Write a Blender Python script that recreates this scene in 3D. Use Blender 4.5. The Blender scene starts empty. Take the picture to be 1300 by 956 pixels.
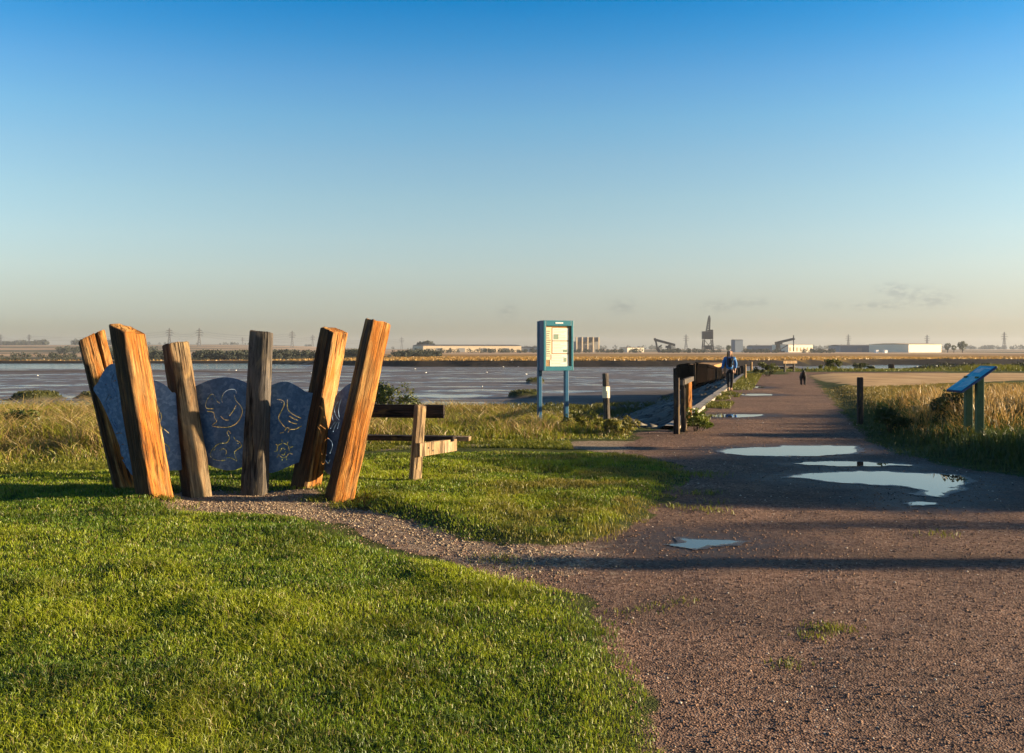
import bpy, bmesh, math, random
import numpy as np
from mathutils import Vector, Matrix, noise as mnoise
random.seed(7)
rng = np.random.default_rng(11)
sc = bpy.context.scene
COL = sc.collection

# ------------------------------------------------------------------ camera frame used to survey the place
F, CX, HY, CH = 1264.0, 650.0, 445.0, 1.6
def G(px, py, z=0.0):
    Y = (CH - z) * F / (py - HY)
    return ((px - CX) / F * Y, Y)
def AT(px, py, Y):
    return Vector(((px - CX) / F * Y, Y, CH - (py - HY) / F * Y))
SUN_AZ, SUN_EL = math.radians(90.5), math.radians(11.0)
SUN = Vector((math.sin(SUN_AZ) * math.cos(SUN_EL), math.cos(SUN_AZ) * math.cos(SUN_EL), math.sin(SUN_EL)))

# ------------------------------------------------------------------ object helpers
def tag(o, label=None, cat=None, group=None, kind=None):
    if label: o['label'] = label
    if cat: o['category'] = cat
    if group: o['group'] = group
    if kind: o['kind'] = kind
    return o
def empty(name, loc=(0, 0, 0), rz=0.0):
    o = bpy.data.objects.new(name, None); COL.objects.link(o)
    o.location = loc; o.rotation_euler = (0, 0, rz); o.empty_display_size = 0.2
    return o
def link(name, me, mat=None, parent=None, smooth=False):
    o = bpy.data.objects.new(name, me); COL.objects.link(o)
    if mat is not None: me.materials.append(mat)
    if parent is not None: o.parent = parent
    if smooth:
        me.polygons.foreach_set('use_smooth', [True] * len(me.polygons))
    return o
def copy_tree(o, parent=None):
    c = o.copy(); COL.objects.link(c)
    if parent is not None: c.parent = parent
    for ch in list(o.children): copy_tree(ch, c)
    return c

class MB:
    """collects boxes, bars, tubes and lofts; build() links them as one mesh object"""
    def __init__(s): s.bm = bmesh.new()
    def box(s, cx, cy, cz, sx, sy, sz, rz=0, bevel=0.0, M=None):
        m = Matrix.Translation((cx, cy, cz)) @ Matrix.Rotation(rz, 4, 'Z') @ Matrix.Diagonal((sx, sy, sz, 1))
        if M is not None: m = M @ m
        r = bmesh.ops.create_cube(s.bm, size=1.0, matrix=m)
        if bevel > 0:
            es = list({e for v in r['verts'] for e in v.link_edges})
            bmesh.ops.bevel(s.bm, geom=es, offset=bevel, segments=2, profile=0.5, affect='EDGES')
        return s
    def bar(s, a, b, w, d=None, n=4, roll=0.0, w2=None):
        a = Vector(a); b = Vector(b); d = d or w; ax = (b - a)
        if ax.length < 1e-6: return s
        q = ax.to_track_quat('Z', 'Y').to_matrix()
        rings = []
        k2 = 1.0 if w2 is None else w2 / w
        for p, k in ((a, 1.0), (b, k2)):
            ring = []
            for i in range(n):
                t = 2 * math.pi * (i + 0.5) / n + roll
                r = 0.7071 if n == 4 else 0.5
                ring.append(s.bm.verts.new(p + q @ Vector((math.cos(t) * w * r * k, math.sin(t) * d * r * k, 0))))
            rings.append(ring)
        for i in range(n):
            s.bm.faces.new((rings[0][i], rings[0][(i + 1) % n], rings[1][(i + 1) % n], rings[1][i]))
        s.bm.faces.new(rings[0][::-1]); s.bm.faces.new(rings[1])
        return s
    def tube(s, pts, r, n=6):
        for a, b in zip(pts[:-1], pts[1:]): s.bar(a, b, 2 * r, n=n)
        return s
    def loft(s, rings, cap=True):
        vs = [[s.bm.verts.new(p) for p in r] for r in rings]
        n = len(vs[0])
        for a, b in zip(vs[:-1], vs[1:]):
            for i in range(n): s.bm.faces.new((a[i], a[(i + 1) % n], b[(i + 1) % n], b[i]))
        if cap: s.bm.faces.new(vs[0][::-1]); s.bm.faces.new(vs[-1])
        return s
    def sphere(s, c, r, sub=2, sc3=(1, 1, 1)):
        bmesh.ops.create_icosphere(s.bm, subdivisions=sub, radius=r, matrix=Matrix.Translation(c) @ Matrix.Diagonal((*sc3, 1)))
        return s
    def build(s, name, mat, parent=None, smooth=False):
        bmesh.ops.recalc_face_normals(s.bm, faces=s.bm.faces[:])
        me = bpy.data.meshes.new(name); s.bm.to_mesh(me); s.bm.free()
        return link(name, me, mat, parent, smooth)

def np_mesh(name, verts, loops, starts, totals, attrs=None):
    me = bpy.data.meshes.new(name)
    me.vertices.add(len(verts)); me.vertices.foreach_set('co', np.ascontiguousarray(verts, np.float32).ravel())
    me.loops.add(len(loops)); me.loops.foreach_set('vertex_index', np.ascontiguousarray(loops, np.int32))
    me.polygons.add(len(starts)); me.polygons.foreach_set('loop_start', np.ascontiguousarray(starts, np.int32))
    try: me.polygons.foreach_set('loop_total', np.ascontiguousarray(totals, np.int32))
    except Exception: pass
    for k, a in (attrs or {}).items():
        at = me.attributes.new(k, 'FLOAT_COLOR', 'POINT'); at.data.foreach_set('color', np.ascontiguousarray(a, np.float32).ravel())
    me.update(calc_edges=True); me.validate()
    return me

# ------------------------------------------------------------------ numpy noise and distances
_T = np.random.default_rng(5).random((256, 256))
def vn(x, y, s=0):
    x = np.asarray(x, float) + 17.3 * s + 4000; y = np.asarray(y, float) + 9.7 * s + 4000
    ix = np.floor(x).astype(int); iy = np.floor(y).astype(int)
    fx = x - ix; fy = y - iy; fx = fx * fx * (3 - 2 * fx); fy = fy * fy * (3 - 2 * fy)
    a = _T[ix & 255, iy & 255]; b = _T[(ix + 1) & 255, iy & 255]
    c = _T[ix & 255, (iy + 1) & 255]; d = _T[(ix + 1) & 255, (iy + 1) & 255]
    return (a * (1 - fx) + b * fx) * (1 - fy) + (c * (1 - fx) + d * fx) * fy
def fbm(x, y, s=0, o=4):
    r = 0; a = .5
    for i in range(o):
        r = r + a * vn(np.asarray(x) * 2 ** i, np.asarray(y) * 2 ** i, s + i); a *= .5
    return r / (1 - .5 ** o)
def sstep(a, b, x):
    t = np.clip((x - a) / (b - a), 0, 1); return t * t * (3 - 2 * t)
def sd(px, py, poly):
    """signed distance to a polygon, negative inside"""
    px = np.asarray(px, float); py = np.asarray(py, float)
    d = np.full(px.shape, 1e18); ins = np.zeros(px.shape, bool); n = len(poly)
    for i in range(n):
        ax, ay = poly[i]; bx, by = poly[(i + 1) % n]
        ex, ey = bx - ax, by - ay; wx, wy = px - ax, py - ay
        t = np.clip((wx * ex + wy * ey) / (ex * ex + ey * ey + 1e-12), 0, 1)
        dx, dy = wx - ex * t, wy - ey * t
        d = np.minimum(d, dx * dx + dy * dy)
        if abs(by - ay) > 1e-12:
            c = ((ay > py) != (by > py)) & (px < (bx - ax) * (py - ay) / (by - ay) + ax)
            ins ^= c
    d = np.sqrt(d); return np.where(ins, -d, d)

# ------------------------------------------------------------------ node helper
class N:
    def __init__(s, name, vol=False):
        s.m = bpy.data.materials.new(name); s.m.use_nodes = True
        s.t = s.m.node_tree; s.t.nodes.clear()
        s.out = s.t.nodes.new('ShaderNodeOutputMaterial')
    def n(s, ty, **kw):
        nd = s.t.nodes.new('ShaderNode' + ty)
        for k, v in kw.items(): setattr(nd, k, v)
        return nd
    def l(s, a, b): s.t.links.new(a, b); return s
    def coord(s, kind='Object', scale=(1, 1, 1)):
        tc = s.n('TexCoord'); mp = s.n('Mapping'); mp.inputs['Scale'].default_value = scale
        s.l(tc.outputs[kind], mp.inputs['Vector']); return mp.outputs[0]
    def noise(s, vec, scale, detail=4, rough=.55, dist=0.0):
        nd = s.n('TexNoise'); nd.inputs['Scale'].default_value = scale; nd.inputs['Detail'].default_value = detail
        nd.inputs['Roughness'].default_value = rough; nd.inputs['Distortion'].default_value = dist
        s.l(vec, nd.inputs['Vector']); return nd.outputs['Fac']
    def voro(s, vec, scale, out='Distance', feature='F1'):
        nd = s.n('TexVoronoi', feature=feature); nd.inputs['Scale'].default_value = scale
        s.l(vec, nd.inputs['Vector']); return nd.outputs[out]
    def ramp(s, fac, stops, interp='LINEAR'):
        nd = s.n('ValToRGB'); cr = nd.color_ramp; cr.interpolation = interp
        while len(cr.elements) < len(stops): cr.elements.new(0.5)
        for e, (p, c) in zip(cr.elements, stops):
            e.position = p; e.color = (*c, 1) if len(c) == 3 else c
        s.l(fac, nd.inputs[0]); return nd.outputs[0]
    def mr(s, v, a, b, c=0.0, d=1.0):
        nd = s.n('MapRange'); nd.inputs[1].default_value = a; nd.inputs[2].default_value = b
        nd.inputs[3].default_value = c; nd.inputs[4].default_value = d
        s.l(v, nd.inputs[0]); return nd.outputs[0]
    def mix(s, f, a, b, mode='MIX'):
        nd = s.n('Mix', data_type='RGBA', blend_type=mode)
        for sock, v in ((nd.inputs[0], f), (nd.inputs[6], a), (nd.inputs[7], b)):
            if isinstance(v, (int, float)): sock.default_value = v
            elif isinstance(v, tuple): sock.default_value = (*v, 1)
            else: s.l(v, sock)
        return nd.outputs[2]
    def math(s, op, a, b=0.0, clamp=False):
        nd = s.n('Math', operation=op, use_clamp=clamp)
        for sock, v in ((nd.inputs[0], a), (nd.inputs[1], b)):
            if isinstance(v, (int, float)): sock.default_value = v
            else: s.l(v, sock)
        return nd.outputs[0]
    def attr(s, name):
        a = s.n('Attribute', attribute_name=name); sp = s.n('SeparateColor'); s.l(a.outputs['Color'], sp.inputs[0]); return sp.outputs
    def bump(s, h, strength=.3, dist=.01, normal=None):
        b = s.n('Bump'); b.inputs['Strength'].default_value = strength; b.inputs['Distance'].default_value = dist
        s.l(h, b.inputs['Height'])
        if normal is not None: s.l(normal, b.inputs['Normal'])
        return b.outputs[0]
    def bsdf(s, col, rough=.8, normal=None, metal=0.0, spec=.3):
        p = s.n('BsdfPrincipled')
        for k, v in (('Base Color', col), ('Roughness', rough), ('Metallic', metal), ('Specular IOR Level', spec)):
            if isinstance(v, (int, float)): p.inputs[k].default_value = v
            elif isinstance(v, tuple): p.inputs[k].default_value = (*v, 1)
            else: s.l(v, p.inputs[k])
        if normal is not None: s.l(normal, p.inputs['Normal'])
        s.l(p.outputs[0], s.out.inputs['Surface']); return p

def mottled(name, c1, c2, scale=4, rough=.75, metal=0.0, bump=.2, bd=.01, spec=.3, stretch=(1, 1, 1)):
    k = N(name); v = k.coord('Object', stretch)
    a = k.noise(v, scale, 5, .6); b = k.noise(v, scale * 9, 3, .6)
    f = k.math('ADD', k.math('MULTIPLY', a, .7), k.math('MULTIPLY', b, .3))
    k.bsdf(k.ramp(f, [(.36, c1), (.64, c2)]), rough, k.bump(b, bump, bd), metal, spec); return k.m

def timber_mat(name, pale, warm, dark, greyness=.5, seed=0.0, shade_stain=None):
    """weathered timber: grain along local Z, rusty stains, deep cracks"""
    k = N(name)
    tc = k.n('TexCoord'); mp = k.n('Mapping'); mp.inputs['Location'].default_value = (seed, seed * 1.7, seed * .6)
    k.l(tc.outputs['Object'], mp.inputs['Vector']); v0 = mp.outputs[0]
    def st(sx, sy, sz):
        m = k.n('Mapping'); m.inputs['Scale'].default_value = (sx, sy, sz); k.l(v0, m.inputs['Vector']); return m.outputs[0]
    big = k.noise(st(5, 5, 1.5), 1.0, 4, .6, .6)
    grain = k.noise(st(70, 70, 3.0), 1.0, 5, .65, .3)
    fine = k.noise(st(200, 200, 9), 1.0, 3, .6)
    blot = k.noise(st(9, 9, 3), 1.0, 5, .72, 1.2)
    gold = k.noise(st(6, 6, 2.2), 1.0, 4, .6, 1.0)
    base = k.mix(k.mr(big, greyness - .1, greyness + .1), pale, warm)
    streak = k.noise(st(24, 24, .9), 1.0, 4, .6, .4)
    c = k.mix(k.mr(grain, .40, .60), k.mix(.62, base, dark), base)
    c = k.mix(k.math('MULTIPLY', k.mr(streak, .50, .66), .75), c, dark)
    c = k.mix(k.math('MULTIPLY', k.mr(streak, .47, .33), .55), c, pale)
    c = k.mix(k.math('MULTIPLY', k.mr(blot, .54, .68), .7), c, dark)
    c = k.mix(k.math('MULTIPLY', k.mr(fine, .4, .7), .35), c, k.mix(.5, c, (min(1, pale[0] * 1.4), min(1, pale[1] * 1.35), min(1, pale[2] * 1.2))))
    c = k.mix(k.math('MULTIPLY', k.mr(gold, .54, .66), .6), c, tuple(min(1, .5 * p_ + .5 * w_ + a_) for p_, w_, a_ in zip(pale, warm, (.12, .07, .0))))
    kn = k.voro(st(5.5, 5.5, 1.9), 1.0, 'Distance'); knot = k.mr(k.math('ADD', kn, k.math('MULTIPLY', k.math('SUBTRACT', grain, .5), .10)), .15, .07)
    c = k.mix(k.math('MULTIPLY', knot, .85), c, tuple(x * .45 for x in dark))
    crack = k.noise(st(16, 16, .7), 1.0, 3, .5, .25)
    cr = k.math('SUBTRACT', 1.0, k.mr(k.math('ABSOLUTE', k.math('SUBTRACT', crack, .5)), .008, .04))
    mask = k.mr(k.noise(st(4, 4, 1.2), 1.0, 2), .44, .54)
    cr = k.math('MULTIPLY', cr, mask)
    c = k.mix(k.math('MULTIPLY', cr, .85), c, tuple(x * .3 for x in dark))
    if shade_stain:   # wet stain and the shade of the side turned from the sun, painted in
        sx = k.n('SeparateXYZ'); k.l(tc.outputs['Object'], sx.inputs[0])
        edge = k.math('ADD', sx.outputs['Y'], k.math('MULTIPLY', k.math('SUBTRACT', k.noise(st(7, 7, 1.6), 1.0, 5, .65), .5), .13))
        tf = k.math('MULTIPLY', k.mr(edge, -shade_stain, -shade_stain - .03), k.mr(grain, .7, .35, .75, 1.0))
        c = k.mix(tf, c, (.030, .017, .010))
    h = k.math('SUBTRACT', k.math('ADD', k.math('MULTIPLY', grain, .6), k.math('ADD', k.math('MULTIPLY', fine, .2), k.math('MULTIPLY', blot, .5))), k.math('MULTIPLY', cr, 1.4))
    k.bsdf(c, .82, k.bump(h, .95, .018), 0, .25); return k.m

def plain(name, c, rough=.6, metal=0.0, spec=.3):
    return mottled(name, tuple(x * .82 for x in c), tuple(min(1, x * 1.12) for x in c), 6, rough, metal, .1, .004, spec)

MAT = {}
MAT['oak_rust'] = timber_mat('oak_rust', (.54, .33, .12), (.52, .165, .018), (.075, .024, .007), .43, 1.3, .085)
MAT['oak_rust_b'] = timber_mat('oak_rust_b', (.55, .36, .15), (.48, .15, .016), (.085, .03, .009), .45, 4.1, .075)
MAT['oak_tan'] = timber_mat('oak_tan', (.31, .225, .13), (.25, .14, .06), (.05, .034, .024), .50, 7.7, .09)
MAT['oak_grey'] = timber_mat('oak_grey', (.16, .14, .125), (.12, .098, .08), (.028, .024, .022), .48, 2.9)
MAT['oak_dark'] = timber_mat('oak_dark', (.075, .055, .045), (.06, .038, .025), (.02, .015, .012), .5, 5.5)
MAT['bench_wood'] = timber_mat('bench_wood', (.46, .34, .21), (.42, .26, .12), (.16, .10, .06), .5, 8.8)
MAT['bench_stain'] = timber_mat('bench_stain', (.05, .035, .03), (.045, .028, .02), (.012, .01, .01), .5, 6.2)
MAT['steel_dark'] = mottled('steel_dark', (.03, .028, .03), (.07, .06, .055), 5, .6, .3)

def galv():
    k = N('galvanised_steel'); v = k.coord('Object')
    cell = k.voro(v, 26, 'Color'); sp = k.n('SeparateColor'); k.l(cell, sp.inputs[0])
    n1 = k.noise(v, 5, 5, .65); n2 = k.noise(v, 40, 3)
    f = k.math('ADD', k.math('MULTIPLY', sp.outputs[0], .22), k.math('ADD', k.math('MULTIPLY', n1, .6), k.math('MULTIPLY', n2, .3)))
    c = k.ramp(f, [(.35, (.055, .105, .20)), (.55, (.085, .15, .27)), (.78, (.17, .25, .38))])
    k.bsdf(c, k.mr(n1, .3, .7, .42, .62), k.bump(n2, .05, .002), .55, .4); return k.m
MAT['galv'] = galv()
# ------------------------------------------------------------------ plan of the place (metres, plan view)
def GP(lst): return [G(*p) for p in lst]
LAWN = GP([(-700, 602), (-300, 600), (0, 606), (150, 604), (215, 625), (212, 640), (232, 651), (300, 654), (380, 657), (420, 668), (470, 690),
           (530, 708), (600, 722), (680, 743), (740, 760), (772, 792), (792, 830), (812, 866), (832, 920), (846, 990)]) + [(0.62, 3.2), (0.9, -20), (-60, -20), (-60, 12)]
UPPER = GP([(-300, 603), (0, 605), (150, 600), (440, 580), (600, 578), (770, 576), (832, 583), (866, 592), (868, 606), (850, 625), (832, 648),
            (800, 670), (765, 688), (700, 696), (640, 694), (590, 685), (540, 669), (490, 652), (440, 638), (400, 627), (320, 622), (230, 626), (214, 634), (0, 650), (-300, 655)])
MAIN = GP([(770, 577), (800, 560), (812, 550), (852, 545.5), (870, 552), (880, 535), (900, 515), (925, 497), (945, 480), (952, 475.8), (1026, 475.8), (1032, 483), (1044, 494),
           (1063, 515), (1085, 540), (1110, 562), (1140, 577), (1200, 590), (1300, 606), (1500, 635)]) + [(12, 8), (14, 4), (14, -20), (0.6, -20), (0.4, 3.2)] + \
       GP([(700, 770), (600, 735), (500, 710), (420, 680), (300, 660), (225, 655), (205, 640), (214, 630), (230, 624), (320, 620), (400, 625), (520, 640), (640, 660), (800, 640)])
DIRT = GP([(-500, 596), (0, 595), (150, 591), (300, 579), (440, 567.5), (600, 563.5), (720, 562), (800, 559), (800, 577), (740, 570), (600, 568.5), (440, 572.5), (300, 586), (150, 600), (0, 603), (-500, 604)])
SANDF = GP([(1028, 476.2), (1036, 482), (1062, 489), (1100, 496), (1150, 495), (1200, 491), (1300, 487), (1800, 485), (1800, 476.0), (1200, 475.6)])
STRIP = GP([(1000, 475.9), (1000, 474.4), (1200, 474.0), (1200, 475.2), (1040, 476.2)])
def EDGE(Y): return 3.52 + (Y - 20.2) * 0.2657 - 0.30       # sea wall line: left edge of the path
PLAT = [(-500, 20), (-60, 21), (-30, 22.5), (-12, 23), (-5, 23.4), (-1, 23.4), (1.2, 22.4), (2.3, 20.9), (3.2, 20.2), (EDGE(22), 22), (EDGE(57.8), 57.8), (EDGE(67), 67),
        (16.6, 72), (19, 78), (28, 84), (60, 92), (140, 100), (500, 110), (500, -100), (-500, -100)]
MARSH = [(1.0, 47, 6.5, 6.5, .75), (-3.5, 43, 5, 6, .6), (6.5, 55, 3.0, 4, .45), (-25, 48, 8, 6, .85), (-17.5, 45, 4, 4, .5), (-40, 56, 12, 8, .8),
         (-41.5, 87, 2.0, 2.2, .65), (-37.6, 90, 1.3, 1.6, .5), (-33.0, 86, 2.2, 2.4, .6), (-24.5, 78, 3, 2.0, .4), (1, 80, 1.3, 1.5, .5), (3, 128, 1.2, 2.5, .5), (9.6, 58, 1.0, 4, .6), (7.6, 50, .8, 2.5, .4)]
PUDDLES = {  # outlines in the survey frame
 'wide': [(908, 573), (925, 570), (960, 568.5), (1000, 566.5), (1050, 566), (1088, 566.5), (1096, 572), (1090, 576), (1050, 578.5), (1000, 580), (950, 578.5), (925, 576.5)],
 'thin': [(1012, 589), (1040, 587), (1080, 586.5), (1120, 588), (1158, 591), (1120, 592.5), (1070, 592), (1035, 591)],
 'large': [(996, 606), (1025, 602), (1060, 599.5), (1100, 598.5), (1140, 599), (1190, 601), (1228, 605), (1236, 609), (1222, 618), (1212, 627), (1196, 631.5), (1175, 630), (1152, 627), (1168, 622), (1150, 618.5), (1110, 616.5), (1070, 613.5), (1030, 609.5)],
 'small': [(1150, 640), (1165, 638), (1188, 638.8), (1190, 641), (1170, 642.5), (1154, 642)],
 'jagged': [(845, 693), (868, 689), (862, 683.5), (876, 686.5), (905, 686), (925, 684.5), (946, 687), (925, 691), (905, 694), (880, 697.5), (862, 695.5)],
 'far_a': [(898, 527.5), (925, 526), (966, 526.5), (968, 528.5), (940, 530.3), (905, 530)],
 'far_b': [(932, 501), (955, 500), (982, 500.5), (978, 502), (950, 502.6)],
 'far_c': [(946, 491.6), (960, 490.8), (974, 491.4), (962, 492.8)],
}
PW = {k: GP(v) for k, v in PUDDLES.items()}

WL = -3.42   # tide level
def terrain(X, Y, detail=True):
    X = np.asarray(X, float); Y = np.asarray(Y, float)
    jx = (fbm(X * .5, Y * .5, 3) - .5) * 1.2 * np.clip((X < 2.2) + 0.0, 0, 1)
    d = sd(X + jx * .3, Y + jx, PLAT)
    out = np.maximum(d, 0)
    steep = np.where((X > 2.2) & (Y > 18) & (Y < 75), .36, .30)
    h1 = -steep * out
    hm = -1.85 - 1.5 * (1 - np.exp(-out / 75)) + (fbm(X * .12, Y * .12, 8) - .5) * .16
    mb = np.zeros_like(X)
    for (cx, cy, rx, ry, hh) in MARSH:
        q = ((X - cx) / rx) ** 2 + ((Y - cy) / ry) ** 2 + (fbm(X * .4, Y * .4, 12) - .5) * .8
        mb = np.maximum(mb, hh * sstep(1.25, .45, q))
    hm = hm + mb
    u = CX + F * X / np.maximum(Y, 1)
    # channel holding water
    Ych = np.where(u < 380, 262.0, np.where(u > 1020, 236.0, 330.0)) + (fbm(X * .01, Y * .02, 4) - .5) * 30
    Ych = Ych + sstep(260, 600, u) * sstep(1020, 800, u) * 60
    hm = hm - .55 * sstep(0, 14, Y - Ych)
    bar = np.exp(-((Y - 215 - (fbm(X * .02, 3, 5) - .5) * 20) / 9) ** 2) * sstep(420, 200, u) * .5
    hm = hm + bar
    h = np.maximum(h1, hm)
    # far shore
    wob = (fbm(X * .02, Y * .0 + 1, 6) - .5) * 14 + (fbm(X * .09, 2.5, 16) - .5) * 6
    left = sstep(540, 280, u)
    Ye = 302 + left * 85 + sstep(900, 1150, u) * 55 + wob
    t = Y - Ye
    flat = -1.48 - .95 * left + (fbm(X * .03, Y * .03, 9) - .5) * .35
    inland = flat + sstep(350, 800, t) * .75 * (1 - left)
    ridge = 5.0 + left * (13.5 + (fbm(X * .0022, 1.0, 21) - .5) * 13) + (1 - left) * (fbm(X * .003, 1.0, 22) - .5) * 3
    inland = inland + (sstep(500, 2700, t) * (1 - .25 * left) + .25 * left * sstep(300, 1300, t)) * (ridge - flat) * (.85 + .3 * (fbm(X * .003, Y * .003, 23) - .5))
    sc_ = sstep(-.5, 3.6, t)
    h = np.where(t > -1, h * (1 - sc_) + inland * sc_, h)
    h = np.where(Y < 150, np.where(d <= 0, 0, h), h)
    if detail:
        near = sstep(110, 40, Y) * sstep(0.5, -1.0, d)
        r = (fbm(X * .8, Y * .8, 1) - .5) * .05 + (fbm(X * 3.1, Y * 3.1, 2, 3) - .5) * .022
        pm = np.ones_like(X)
        near_p = (Y > 5) & (Y < 60) & (X > -1) & (X < 12)
        for k, poly in PW.items():
            s_ = np.full(X.shape, 9.0); s_[near_p] = sd(X[near_p], Y[near_p], poly)
            pm = np.minimum(pm, sstep(.05, .5, s_))
        on_lawn = sstep(.1, -.4, np.minimum(sd(X, Y, LAWN), sd(X, Y, UPPER)))
        h = h + near * r * pm * (1 + 1.1 * on_lawn)
        lawn = np.minimum(sd(X, Y, LAWN), sd(X, Y, UPPER))
        h = h + near * .05 * sstep(.05, -.35, lawn)
        bank = sstep(0.0, 1.6, sd(X, Y, MAIN)) * sstep(4.5, 6.5, X) * near
        h = h + bank * .16
        for px, py, rr, dh in ((430, 645, .5, -.03), (395, 628, .35, .06), (195, 640, .3, .05)):
            gx, gy = G(px, py); h = h + dh * np.exp(-((X - gx) ** 2 + (Y - gy) ** 2) / rr ** 2)
    return h, d, t, u, left

def axis(spec):
    r = []
    for a, b, s in spec: r.append(np.arange(a, b, s))
    return np.concatenate(r)
def geo(a, b, n): return a * (b / a) ** (np.arange(n + 1) / n)
YS = np.concatenate([axis([(-60, 0, 6), (0, 3, .5), (3, 27, .1), (27, 100, .5), (100, 400, 3), (400, 1200, 25)]), geo(1200, 6400, 30)])
xp = np.concatenate([axis([(0, 14, .13), (14, 60, .7), (60, 420, 5), (420, 1300, 40)]), geo(1300, 5800, 12)])
XS = np.concatenate([-xp[:0:-1], xp])
GX, GY = np.meshgrid(XS, YS)
nx, ny = len(XS), len(YS)
X1, Y1 = GX.ravel(), GY.ravel()
H, DPL, TF, UU, LEFT = terrain(X1, Y1)
# masks -----------------------------------------------------------
jx = (fbm(X1 * 1.6, Y1 * 1.6, 31) - .5) * .5; jy = (fbm(X1 * 1.6, Y1 * 1.6, 41) - .5) * .5
small = (Y1 < 120) & (np.abs(X1) < 130)
def sdm(poly):
    r = np.full(X1.shape, 50.0); r[small] = sd((X1 + jx)[small], (Y1 + jy)[small], poly); return r
sG = np.minimum(sdm(MAIN), sdm(STRIP)); sG = np.maximum(sG, -np.minimum(sdm(LAWN), sdm(UPPER)))
sD = sdm(DIRT); sS = sdm(SANDF)
soft = np.clip(Y1 * .012, .12, 1.2)
mG = np.clip(.5 - sG / (2 * soft), 0, 1); mD = np.clip(.5 - sD / (2 * soft), 0, 1) * (1 - sstep(1.2, .2, X1) * sstep(.38, .52, fbm(X1 * .9, Y1 * 1.6, 89))); mS = np.clip(.5 - sS / (2 * soft * 1.5), 0, 1)
gx0, gy0 = G(330, 640)
sculpt = np.exp(-(((X1 - gx0) / 1.5) ** 2 + ((Y1 - gy0) / .8) ** 2)); mD = np.maximum(mD, np.minimum(mG, np.clip(sculpt * 1.6, 0, 1)))
band = np.clip(sstep(2.4, .2, X1) * sstep(6, 7.5, Y1), 0, 1); mD = np.maximum(mD, np.minimum(mG, band * .55))
marsh = np.zeros_like(X1)
for (cx, cy, rx, ry, hh) in MARSH:
    q = ((X1 - cx) / rx) ** 2 + ((Y1 - cy) / ry) ** 2 + (fbm(X1 * .4, Y1 * .4, 12) - .5) * .8
    marsh = np.maximum(marsh, sstep(1.15, .7, q))
mM = sstep(.25, 2.0, DPL) * sstep(-2, -9, TF) * (1 - marsh)
mSalt = sstep(1, 7, TF)
mF = mSalt * sstep(430, 560, TF + (fbm(X1 * .01, Y1 * .01, 51) - .5) * 200) ; mF = np.maximum(mF, mSalt * LEFT * sstep(10, 60, TF))
barm = np.exp(-((Y1 - 215 - (fbm(X1 * .02, 3 + 0 * X1, 5) - .5) * 20) / 7) ** 2) * sstep(620, 300, UU) * (Y1 > 150)
shingle = sstep(22, 5, DPL + (fbm(X1 * .2, Y1 * .2, 55) - .5) * 14) * (X1 > -2)
shingle = np.maximum(shingle, np.clip(barm * 1.8, 0, 1))
scarp = sstep(-7, -2, TF) * sstep(6.5, 4.0, TF)  # dark bank mud, with the shade of its face painted into the colour
wet = np.zeros_like(X1)
npz = (Y1 > 5) & (Y1 < 60) & (X1 > -1) & (X1 < 14)
for k, poly in PW.items():
    q = np.full(X1.shape, 9.0); q[npz] = sd((X1 + jx)[npz], (Y1 + jy)[npz], poly); wet = np.maximum(wet, sstep(1.15, .12, q))
mA = np.stack([mG, mD, mM, wet], 1); mB = np.stack([mS, mSalt, mF, marsh], 1); mC = np.stack([shingle, scarp, shingle * 0, shingle * 0 + 1], 1)
V = np.stack([X1, Y1, H], 1)

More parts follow.
